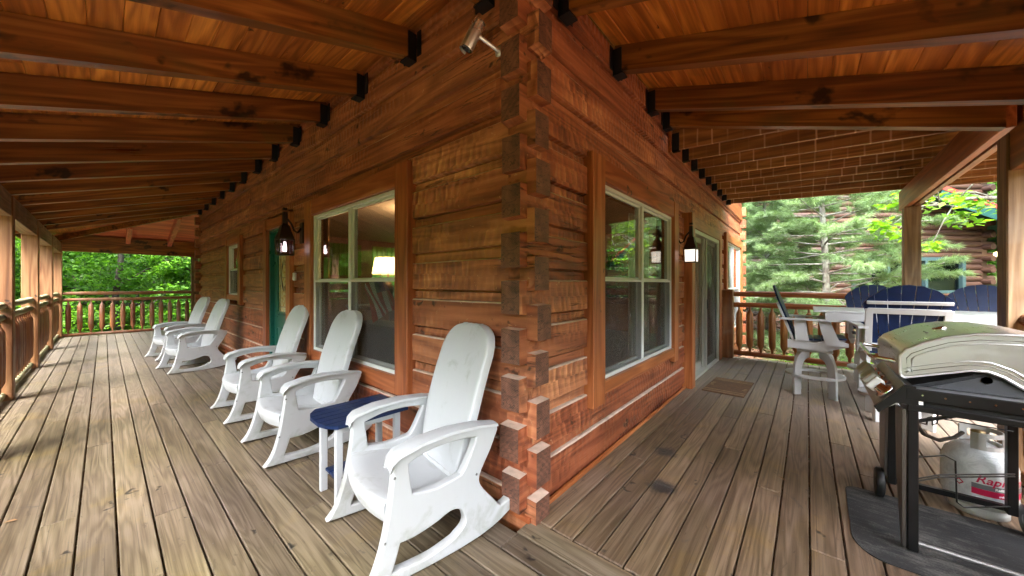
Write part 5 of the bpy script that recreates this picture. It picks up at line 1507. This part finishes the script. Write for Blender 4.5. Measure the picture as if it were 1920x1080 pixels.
# ================================================================== interior things behind the lamp window
lm = empty('table_lamp', (.62, 2.62, 1.14), 0, 'lit table lamp with a cream shade seen through the left window', 'lamp')
t = NT('lamp_shade'); g = t.n('BsdfTranslucent', {'Color': (.85, .70, .44, 1)}); g2 = t.n('BsdfDiffuse', {'Color': (.8, .70, .5, 1)}); e_ = t.n('Emission', {'Color': (1, .62, .20, 1), 'Strength': .03})
m1 = t.n('MixShader', {0: .4, 1: g.outputs[0], 2: g2.outputs[0]}); m2 = t.n('AddShader', {0: m1.outputs[0], 1: e_.outputs[0]}); t.l(m2.outputs[0], t.out.inputs['Surface'])
MB().lathe([(.185, .38), (.150, .58)], 28).obj('lamp_shade', t.m, lm)
MB().lathe([(.0, .0), (.09, .0), (.09, .02), (.03, .04), (.05, .12), (.07, .2), (.04, .28), (.012, .32), (.012, .45)], 20).obj('lamp_base', simple('brown_ceramic', (.10, .05, .03), .3), lm)
pl = bpy.data.lights.new('lamp_bulb', 'POINT'); pl.energy = 1.1; pl.color = (1, .72, .42); pl.shadow_soft_size = .04
po = bpy.data.objects.new('lamp_bulb', pl); COL.objects.link(po); po.parent = lm; po.location = (0, 0, .47)
tb2 = empty('console_table', (.62, 2.62, 0), 0, 'dark wooden console under the lamp behind the left window', 'table')
DW = simple('dark_wood', (.035, .018, .010), .4)
MB().box((0, 0, 1.12), (.45, 1.3, .04), .005).obj('tabletop', DW, tb2)
for sx in (-.19, .19):
    for sy in (-.6, .6): MB().box((sx, sy, .55), (.05, .05, 1.1), .004).obj('leg', DW, tb2)
MB().box((0, 0, .55), (.38, 1.15, .75), .01).obj('cabinet', DW, tb2)
fl = empty('small_flag', (.20, 1.83, .93), R(28), 'small striped flag on a stick leaning inside the left window', 'flag')
MB().tube([(0, -.10, .0), (0, .10, .52)], .005, 6).obj('flag_stick', simple('stick', (.45, .35, .2), .6), fl)
vs = []; fs = []; ms = []
for i_ in range(13):
    for j_ in range(8):
        u, v_ = i_ / 12, j_ / 7
        vs.append((.03 * math.sin(v_ * 7 + i_ * .25), .085 + .16 * v_ - .16 * u * (1 - .3 * v_) * .9 + .01, .50 - .30 * u - .10 * v_ * v_ - .02 * v_))
for i_ in range(12):
    for j_ in range(7):
        fs.append((i_ * 8 + j_, i_ * 8 + j_ + 1, (i_ + 1) * 8 + j_ + 1, (i_ + 1) * 8 + j_)); ms.append(2 if (j_ < 3 and i_ < 5) else (j_ % 2))
mb = MB(); mb.add(vs, fs, 0, True); mb.m = ms
mb.obj('flag_cloth', [simple('flag_red', (.62, .05, .05), .8), simple('flag_white', (.85, .82, .76), .8), simple('flag_blue', (.04, .06, .22), .8)], fl)
fl.scale = (1.2, 1.25, 1.1)
# striped green valances on the far windows of the room
t = NT('green_valance'); tc = t.n('TexCoord').outputs['Object']; wv = t.n('TexWave', {'Vector': tc, 'Scale': 9.0, 'Distortion': .6}, bands_direction='X').outputs['Fac']
cc = t.ramp(wv, [(.2, (.12, .26, .03)), (.6, (.42, .50, .08)), (1, (.6, .62, .2))])
a1 = t.n('BsdfTranslucent', {'Color': cc}); a2 = t.n('BsdfDiffuse', {'Color': cc}); mx = t.n('MixShader', {0: .35, 1: a1.outputs[0], 2: a2.outputs[0]}); t.l(mx.outputs[0], t.out.inputs['Surface'])
for a0_, a1_, lb in ((2.15, 4.15, 'green striped valance over the far room window left of the lamp'), (4.55, 6.45, 'green striped valance over the far room window behind the lamp')):
    tag(curtain('valance', 'X', 10.50, a0_, a1_, 1.7, 2.75, t.m, .03, 10), lb, 'curtain', 'green valances in the room')
cf = empty('ceiling_lamp', (2.6, 4.8, 2.95), 0, 'lit round ceiling lamp inside the room seen through the left window', 'ceiling lamp')
MB().lathe([(.0, -.10), (.12, -.08), (.16, -.03), (.16, -.001)], 20).obj('glass_bowl', emit('lamp_glow', (1, .82, .6), 1.0), cf)
pl2_ = bpy.data.lights.new('ceiling_bulb', 'POINT'); pl2_.energy = 9; pl2_.color = (1, .72, .45); pl2_.shadow_soft_size = .1
po2 = bpy.data.objects.new('ceiling_bulb', pl2_); COL.objects.link(po2); po2.parent = cf; po2.location = (0, 0, -.22)
sf = empty('armchair', (1.7, 4.2, 0), R(25), 'dark armchair inside the room behind the left window', 'armchair')
LE = simple('dark_leather', (.02, .014, .012), .45)
MB().box((0, 0, .25), (.85, .8, .42), .06).obj('seat', LE, sf); MB().box((.36, 0, .68), (.2, .8, .75), .07).obj('backrest', LE, sf)
for s_ in (-1, 1): MB().box((0, s_ * .43, .42), (.8, .16, .5), .06).obj('armrest', LE, sf)
sf2 = copy_tree(sf); sf2.location = (2.2, 1.9, 0); sf2.rotation_euler = (0, 0, R(200)); tag(sf2, 'dark armchair behind the screened right window', 'armchair')

# ================================================================== NEIGHBOUR CABIN
nb = empty('neighbour_cabin', (15.28, -1.06, 0), R(-49.6), 'red-brown log cabin with teal window frames and red roof edge behind the pine', 'cabin')
def nbp(mb, nm, mat, lab=None):
    return mb.obj(nm, mat, nb, center=True)
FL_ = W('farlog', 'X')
z_ = .1; k_ = 0
wins = [(1.8, 6.0, 1.1, 2.4)]
z_ = .1
while z_ < 5.4:
    segs = [(-6, 6.9)]
    for a0_, a1_, q0, q1 in wins:
        if q0 < z_ < q1: segs = [(-6, a0_), (a1_, 6.9)]
    for s0, s1 in segs:
        j_ = .25 if k_ % 2 else -.05
        s1b = s1 + (j_ if s1 == 6.9 else 0)
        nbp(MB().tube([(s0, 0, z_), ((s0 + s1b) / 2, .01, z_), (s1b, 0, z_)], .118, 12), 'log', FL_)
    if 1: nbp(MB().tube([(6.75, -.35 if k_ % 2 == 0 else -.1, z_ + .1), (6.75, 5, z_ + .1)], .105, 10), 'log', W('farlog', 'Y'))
    z_ += .215; k_ += 1
TEAL = simple('teal_frame', (.018, .042, .045), .5)
mb = MB()
for r_ in ((1.8, 6.0, 2.27, 2.40), (1.8, 6.0, 1.07, 1.17), (1.8, 1.92, 1.17, 2.27), (5.88, 6.0, 1.17, 2.27), (3.1, 3.2, 1.17, 2.27), (4.5, 4.6, 1.17, 2.27)):
    mb.span((r_[0], -.16, r_[2]), (r_[1], .02, r_[3]), .005)
wo = nbp(mb, 'window', TEAL)
for a, b in ((1.92, 3.1), (3.2, 4.5), (4.6, 5.88)):
    o = MB().span((a, -.04, 1.17), (b, -.03, 2.27)).obj('pane', glass('dark_window_glass', (.4, .5, .5), 1.0), wo, center=True); o.location = Vector(o.location) - Vector(wo.location)
nbp(MB().span((-5.8, .3, 0), (6.6, 5.0, 5.2)), 'inner_wall', simple('dark_inside', (.05, .04, .035), .8))
RFM = simple('teal_metal_roof', (.006, .045, .040), .5, .1); REDF = simple('red_fascia', (.30, .03, .02), .5)
zr = lambda x_: 4.45 - .35 * (x_ - 4.8)
mb = MB(); mb.add([(4.0, -1.0, zr(4.0)), (9.4, -1.0, zr(9.4)), (9.4, 4.5, zr(9.4)), (4.0, 4.5, zr(4.0)), (4.0, -1.0, zr(4.0) + .06), (9.4, -1.0, zr(9.4) + .06), (9.4, 4.5, zr(9.4) + .06), (4.0, 4.5, zr(4.0) + .06)], [(3, 2, 1, 0), (4, 5, 6, 7), (0, 1, 5, 4), (1, 2, 6, 5)])
nbp(mb, 'roof', RFM)
for x0_ in np.arange(4.2, 9.2, .4): pass
mb = MB(); mb.beam((4.0, -1.03, zr(4.0) + .03), (9.4, -1.03, zr(9.4) + .03), .04, .15); nbp(mb, 'fascia', REDF)
mb = MB(); mb.beam((4.0, -1.02, zr(4.0) - .24), (9.4, -1.02, zr(9.4) - .24), .03, .38); nbp(mb, 'eave_panel', RFM)
pl2 = MB(); pl2.lathe([(0, .1), (.09, .06), (.11, 0), (.07, -.08), (0, -.1)], 10, (6.95, -.32, 2.5)); nbp(pl2, 'porch_light', emit('porch_light_glow', (1, .70, .35), .6))

# ================================================================== VEGETATION
def leaf_cloud(centers, radii, n_per, L, Wd, mat_, flat=.35, rs=1, droop=.25):
    """discs (sprays) of folded leaves. returns verts, quads"""
    g = np.random.default_rng(rs)
    C = np.repeat(np.asarray(centers), n_per, axis=0); Rr = np.repeat(np.asarray(radii), n_per)
    n = len(C)
    a = g.uniform(0, 2 * np.pi, n); r_ = np.sqrt(g.uniform(0, 1, n)) * Rr
    tilt = np.repeat(g.normal(0, .35, (len(centers), 2)), n_per, axis=0)
    off = np.stack([r_ * np.cos(a), r_ * np.sin(a), g.normal(0, 1, n) * Rr * flat * .4], 1)
    off[:, 2] += off[:, 0] * tilt[:, 0] + off[:, 1] * tilt[:, 1] - droop * (r_ / Rr) ** 2 * Rr
    P0 = C + off
    # leaf frame
    b = g.uniform(0, 2 * np.pi, n); el = g.normal(-.25, .35, n)
    d = np.stack([np.cos(b) * np.cos(el), np.sin(b) * np.cos(el), np.sin(el)], 1)
    up = np.stack([g.normal(0, .45, n), g.normal(0, .45, n), np.ones(n)], 1)
    s_ = np.cross(d, up); s_ /= np.linalg.norm(s_, axis=1)[:, None]
    up = np.cross(s_, d)
    Ls = (L * g.uniform(.65, 1.25, n))[:, None]; Ws = (Wd * g.uniform(.7, 1.2, n))[:, None]
    v0 = P0; v1 = P0 + d * Ls * .45 + s_ * Ws * .5 + up * Ws * .16; v2 = P0 + d * Ls; v3 = P0 + d * Ls * .45 - s_ * Ws * .5 + up * Ws * .16
    V = np.stack([v0, v1, v2, v3], 1).reshape(-1, 3)
    base = np.arange(n)[:, None] * 4
    F = np.concatenate([base + np.array([[0, 1, 2]]), base + np.array([[0, 2, 3]])], 1).reshape(-1)
    return V, F
def branch_mesh(name, segs, mat_):
    mb = MB()
    for pts, rad in segs: mb.tube(pts, rad, 7, False)
    return mb.mesh(name, [mat_])
t = NT('grey_bark'); tc = t.n('TexCoord').outputs['Object']; n_ = t.noise(t.scale(tc, 4, 4, 1), 5, 5, .7, .5); n2_ = t.noise(tc, 2.5, 4, .6)
t.principled(t.mix(t.rng(n2_, .45, .6, 0, .7), t.ramp(n_, [(.3, (.06, .048, .038)), (.7, (.22, .19, .16))]), (.36, .38, .32, 1)), .9, n_, .7, .03); BARK = t.m
t = NT('dark_bark'); tc = t.n('TexCoord').outputs['Object']; n_ = t.noise(t.scale(tc, 4, 4, 1), 5, 5, .7, .5)
t.principled(t.ramp(n_, [(.3, (.02, .016, .012)), (.7, (.08, .065, .05))]), .9, n_, .7, .03); DBARK = t.m
LEAF = leafmat('broad_leaves', [(.15, (0.024, 0.068, 0.011)), (.45, (0.061, 0.155, 0.019)), (.75, (0.115, 0.250, 0.030)), (1, (0.203, 0.351, 0.047))])
LEAFB = leafmat('bright_leaves', [(.15, (.05, .12, .012)), (.5, (.11, .23, .02)), (1, (.24, .38, .04))], .5)
PINE = leafmat('pine_needles', [(.15, (.05, .085, .04)), (.5, (.14, .22, .10)), (.85, (.22, .31, .16)), (1, (.30, .39, .21))], .3)

def make_broad(seed, height=9, crown_r=3.2, base=1.5, sprays=520, nper=64):
    g = random.Random(seed)
    segs = []; cs = []; rs_ = []
    H = height
    trunk = [(0, 0, -.5)]; x_ = y_ = 0
    for i_ in range(1, 7):
        x_ += g.uniform(-.15, .15); y_ += g.uniform(-.15, .15); trunk.append((x_, y_, H * .85 * i_ / 6))
    segs.append((trunk, [.10 * (1 - i_ / 8) for i_ in range(7)]))
    nl = 22
    for l_ in range(nl):
        t_ = g.uniform(.02, .98); zb = base * .6 + (H * .82 - base * .6) * t_
        k_ = min(5, int(zb / (H * .85) * 6)); o_ = Vector(trunk[k_]); o_.z = zb
        a = g.uniform(0, 6.283); el = g.uniform(-.05, .55)
        Ln = crown_r * (1.05 - .55 * t_) * g.uniform(.7, 1.15)
        pts = [o_]; d_ = Vector((math.cos(a), math.sin(a), el))
        for q in range(1, 6):
            d_ = (d_ + Vector((g.uniform(-.22, .22), g.uniform(-.22, .22), g.uniform(-.18, .10)))).normalized()
            pts.append(pts[-1] + d_ * Ln / 5)
        segs.append((pts, [.055 * (1 - q / 6.5) for q in range(6)]))
        for q in range(int(sprays / nl)):
            s_ = g.uniform(.25, 1.05); ii = min(4, int(s_ * 5)); pc = pts[ii].lerp(pts[ii + 1], min(1, s_ * 5 - ii))
            off = Vector((g.gauss(0, .42), g.gauss(0, .42), g.gauss(0, .28)))
            c_ = pc + off; cs.append(tuple(c_)); rs_.append(g.uniform(.22, .48))
            if q % 3 == 0: segs.append(([pc, pc.lerp(c_, .6) + Vector((0, 0, .04)), c_], [.012, .008, .004]))
    V, F = leaf_cloud(cs, rs_, nper, .125, .095, LEAF, rs=seed)
    return branch_mesh('trunk', segs, DBARK), raw_mesh('crown', V, F, 3, [LEAF])
broads = [make_broad(s_, H, r_, b_) for s_, H, r_, b_ in ((1, 9, 3.2, .6), (2, 11, 3.6, .8), (3, 8, 3.0, .4), (4, 12, 3.8, 1.2))]
def put_broad(k_, x_, y_, s_, rz, label, group=None, z_=None):
    r_ = empty('broadleaf_tree', (x_, y_, ground_h(x_, y_) - .1 if z_ is None else z_), rz, label, 'tree', group)
    link('trunk', broads[k_][0], r_, s=s_); link('crown', broads[k_][1], r_, s=s_)
    return r_
gtr = random.Random(5)
LT = 'leafy green tree in the forest beyond the far left railing'
spots = []
# beyond the far end of the left porch
for (x_, y_) in ((-4.6, 17.5), (-1.2, 18.2), (1.9, 17.4), (4.8, 18.5), (-7.5, 19.5), (-3, 22.5), (.4, 23), (3.7, 22.6), (7.2, 23.5), (-6, 27), (-1.5, 28), (2.8, 28), (7, 29), (-4, 34), (1, 35), (6, 35), (11, 31), (10.5, 24), (-10, 32), (-2, 41), (4, 42), (10, 40)):
    spots.append((x_, y_, LT, 'trees beyond the far left railing'))
for (x_, y_) in ((-9.2, 3.4), (-9.6, 8.6), (-8.9, 12.6), (-8.2, 16.6), (-12.5, 6), (-11, 11), (-12, 16), (-15, 9), (-15, 14), (-13, 21), (-18, 18), (-17, 3), (-12, 0.5), (-20, 11), (-24, 16), (-22, 24), (-28, 8), (-16, 28)):
    spots.append((x_, y_, 'leafy green tree standing below the long left railing', 'trees beside the left side of the porch'))
for (x_, y_) in ((11.5, 4.5), (14.5, 6.5), (18, 5.5), (23, 6), (22, -1), (27, 1), (24, -6), (19.5, -9.5), (30, -3), (28, -9), (33, 4), (26, -13), (34, -9), (21, -15), (12, 9), (17, 11)):
    spots.append((x_, y_, 'leafy green tree on the slope behind the neighbouring cabin', 'trees behind the neighbouring cabin'))
for i_ in range(90):
    a_ = gtr.uniform(0, 6.283); d_ = gtr.uniform(30, 58)
    spots.append((3 + d_ * math.cos(a_), 4 + d_ * math.sin(a_), 'leafy green tree on the wooded hillside behind everything', 'trees on the wooded hillside'))
for i_, (x_, y_, lb, gp) in enumerate(spots):
    put_broad(i_ % 4, x_, y_, gtr.uniform(.8, 1.15) * (1.0 if math.hypot(x_, y_) < 32 else 1.6), gtr.uniform(0, 6.28), lb, gp)

# pines -------------------------------------------------------------
def needle_mesh(centers, dirs, n_per, L, name, seed):
    g = np.random.default_rng(seed)
    C = np.repeat(np.asarray(centers), n_per, axis=0); D = np.repeat(np.asarray(dirs), n_per, axis=0); n = len(C)
    rnd = g.normal(0, 1, (n, 3)); rnd[:, 2] -= .15
    d = D * .9 + rnd * .62; d /= np.linalg.norm(d, axis=1)[:, None]
    P0 = C + g.normal(0, .018, (n, 3))
    Ls = (L * g.uniform(.7, 1.15, n))[:, None]
    s_ = np.cross(d, g.normal(0, 1, (n, 3))); s_ /= np.linalg.norm(s_, axis=1)[:, None]
    wdt = .0032
    tip = P0 + d * Ls; tip[:, 2] -= .012
    V = np.stack([P0 - s_ * wdt, P0 + s_ * wdt, tip], 1).reshape(-1, 3)
    F = np.arange(n * 3)
    return raw_mesh(name, V, F, 3, [PINE])
def make_pine(seed, H=7.5, spread=2.6, z_lo=.3, whorls=30, n_per=34, tuft=30):
    g = random.Random(seed); segs = []; cs = []; ds = []
    trunk = [Vector((0, 0, -.6))]; 
    for i_ in range(1, 9): trunk.append(Vector((-.045 * i_ + g.uniform(-.02, .02), .03 * math.sin(i_), H * i_ / 8)))
    segs.append((trunk, [.095 * (1 - i_ / 9.5) for i_ in range(9)]))
    for w_ in range(whorls):
        zb = lerp(z_lo, H * .97, w_ / (whorls - 1))
        k_ = min(7, int(zb / H * 8)); o_ = trunk[k_].lerp(trunk[k_ + 1], min(1, zb / H * 8 - k_)); 
        nbr = g.choice((3, 4, 4, 5)); a0_ = g.uniform(0, 6)
        for b_ in range(nbr):
            a = a0_ + b_ * 6.283 / nbr + g.uniform(-.3, .3)
            Ln = spread * (1.0 - .75 * zb / H) * g.uniform(.65, 1.2)
            d_ = Vector((math.cos(a), math.sin(a), g.uniform(-.05, .30))); pts = [o_.copy()]
            for q in range(1, 6):
                d_ = (d_ + Vector((g.uniform(-.15, .15), g.uniform(-.15, .15), g.uniform(-.14, .10)))).normalized(); pts.append(pts[-1] + d_ * Ln / 5)
            segs.append((pts, [.022, .018, .014, .010, .007, .004]))
            for q in range(tuft):
                s_ = g.uniform(.30, 1.0); ii = min(4, int(s_ * 5)); pc = pts[ii].lerp(pts[ii + 1], s_ * 5 - ii)
                sd_ = (pts[ii + 1] - pts[ii]).normalized()
                side = sd_.cross(Vector((0, 0, 1))).normalized() * g.choice((-1, 1))
                ln2 = Ln * .30 * (1.15 - s_) + .12
                dd_ = (sd_ * g.uniform(.4, 1) + side * g.uniform(.2, 1) + Vector((0, 0, g.uniform(-.2, .35)))).normalized()
                e1 = pc + dd_ * ln2 * g.uniform(.4, 1)
                if q % 2 == 0: segs.append(([pc, e1], [.005, .003]))
                for u_ in (0.55, .8, 1.0):
                    cs.append(tuple(pc.lerp(e1, u_))); ds.append(tuple(dd_))
    return branch_mesh('trunk', segs, BARK), needle_mesh(cs, ds, n_per, .125, 'crown', seed)
pines = [make_pine(11), make_pine(12, 9.0, 2.8, .6, 32, 26, 26)]
def put_pine(k_, x_, y_, s_, rz, label, group=None):
    r_ = empty('pine_tree', (x_, y_, ground_h(x_, y_)), rz, label, 'tree', group)
    link('trunk', pines[k_][0], r_, s=s_); link('crown', pines[k_][1], r_, s=s_)
put_pine(0, 9.95, -1.62, 1.0, R(200), 'white pine with a pale grey trunk and feathery needles just beyond the right railing')
put_pine(1, 12.2, .9, 1.0, 1.3, 'feathery pine close to the far end of the log wall, left of the pale trunk', None)
put_pine(0, 11.6, -.35, .9, 3.6, 'lower feathery pine filling the gap between log wall and pale trunk', None)
put_pine(1, 12.6, -9.6, .8, 4.1, 'pine standing beyond the right end of the neighbouring cabin', None)

# broadleaf branches reaching in at the right ------------------------
def near_branches():
    root = empty('oak_tree', (11.4, -8.2, ground_h(11.4, -8.2)), 0, 'lichen-grey branching tree with bright yellow-green leaves right of the far deck post', 'tree')
    g = random.Random(4); segs = []; cs = []; rs_ = []
    def P(x_, y_, z_): return Vector((x_ - 11.4, y_ + 8.2, z_ - root.location.z))
    main = [P(11.4, -8.2, -1), P(11.0, -7.9, 1.6), P(10.3, -7.2, 2.4), P(9.7, -6.0, 2.65), P(9.2, -4.8, 3.15), P(8.7, -3.7, 3.9), P(8.4, -2.8, 4.8)]
    segs.append((main, [.16, .14, .10, .08, .065, .045, .02]))
    b2 = [P(10.3, -7.2, 2.4), P(9.6, -6.3, 2.45), P(9.0, -5.4, 2.5), P(8.6, -4.4, 2.85), P(8.5, -3.5, 2.95), P(8.6, -2.9, 2.9)]
    segs.append((b2, [.09, .075, .06, .045, .03, .012]))
    b3 = [P(11.0, -7.9, 1.6), P(9.8, -6.9, 3.4), P(9.0, -6.0, 4.2), P(8.4, -4.9, 4.6), P(8.2, -3.6, 4.7)]
    segs.append((b3, [.09, .07, .05, .03, .012]))
    for br in (main, b2, b3):
        for q in range(34):
            s_ = g.uniform(.30, 1.0) * (len(br) - 1); ii = min(len(br) - 2, int(s_)); pc = br[ii].lerp(br[ii + 1], s_ - ii)
            c_ = pc + Vector((g.gauss(0, .35), g.gauss(0, .45), g.gauss(.05, .32)))
            segs.append(([pc, pc.lerp(c_, .5) + Vector((0, 0, .05)), c_], [.012, .009, .004]))
            cs.append(tuple(c_)); rs_.append(g.uniform(.14, .30))
    link('trunk', branch_mesh('trunk', segs, BARK), root)
    V, F = leaf_cloud(cs, rs_, 26, .15, .115, LEAFB, rs=9)
    link('crown', raw_mesh('crown', V, F, 3, [LEAFB]), root)
near_branches()
# understory: leaf litter and low plants right and left ---------------
def litter():
    g = np.random.default_rng(3); n = 16000
    X_ = g.uniform(6.3, 17, n); Y_ = g.uniform(-9, 2.5, n)
    Z_ = np.array([ground_h(a, b) for a, b in zip(X_, Y_)]) + g.uniform(.005, .04, n)
    a = g.uniform(0, 6.28, n); L = g.uniform(.03, .06, n)[:, None]
    d = np.stack([np.cos(a), np.sin(a), g.normal(0, .3, n)], 1); s_ = np.stack([-np.sin(a), np.cos(a), g.normal(0, .4, n)], 1)
    P0 = np.stack([X_, Y_, Z_], 1)
    V = np.stack([P0 - d * L, P0 + s_ * L * .7, P0 + d * L, P0 - s_ * L * .7], 1).reshape(-1, 3)
    b = np.arange(n)[:, None] * 4; F = np.concatenate([b + [[0, 1, 2]], b + [[0, 2, 3]]], 1).reshape(-1)
    m_ = leafmat('dry_leaves', [(.15, (.10, .045, .028)), (.5, (.26, .13, .085)), (.8, (.42, .27, .20)), (1, (.5, .36, .28))], .1)
    tag(link('leaf_litter', raw_mesh('leaf_litter', V, F, 3, [m_])), 'dry reddish-brown leaf litter covering the slope behind the right railing', 'leaf litter', kind='stuff')
litter()
def undergrowth(nm, pts, rad, n_per, L, mat_, label, seed):
    V, F = leaf_cloud(pts, rad, n_per, L, L * .6, mat_, .9, seed, .1)
    tag(link(nm, raw_mesh(nm, V, F, 3, [mat_])), label, 'undergrowth', kind='stuff')
gg = random.Random(8)
pts = []; rad = []
for _ in range(60):
    x_ = gg.uniform(6.7, 9.0); y_ = gg.uniform(-4.6, -.7); pts.append((x_, y_, ground_h(x_, y_) + gg.uniform(.05, .3))); rad.append(gg.uniform(.1, .25))
undergrowth('undergrowth', pts, rad, 26, .09, LEAFB, 'small bright green seedlings growing in the leaf litter behind the right railing', 21)
pts = []; rad = []
for _ in range(700):
    x_ = gg.uniform(-12, 6); y_ = gg.uniform(14.3, 24); pts.append((x_, y_, ground_h(x_, y_) + gg.uniform(.0, 1.5))); rad.append(gg.uniform(.25, .5))
for _ in range(420):
    x_ = gg.uniform(-9, -3.3); y_ = gg.uniform(-3, 16); pts.append((x_, y_, ground_h(x_, y_) + gg.uniform(.0, .9))); rad.append(gg.uniform(.25, .5))
undergrowth('undergrowth', pts, rad, 40, .11, LEAF, 'green bushes and saplings crowding below the left railings', 22)
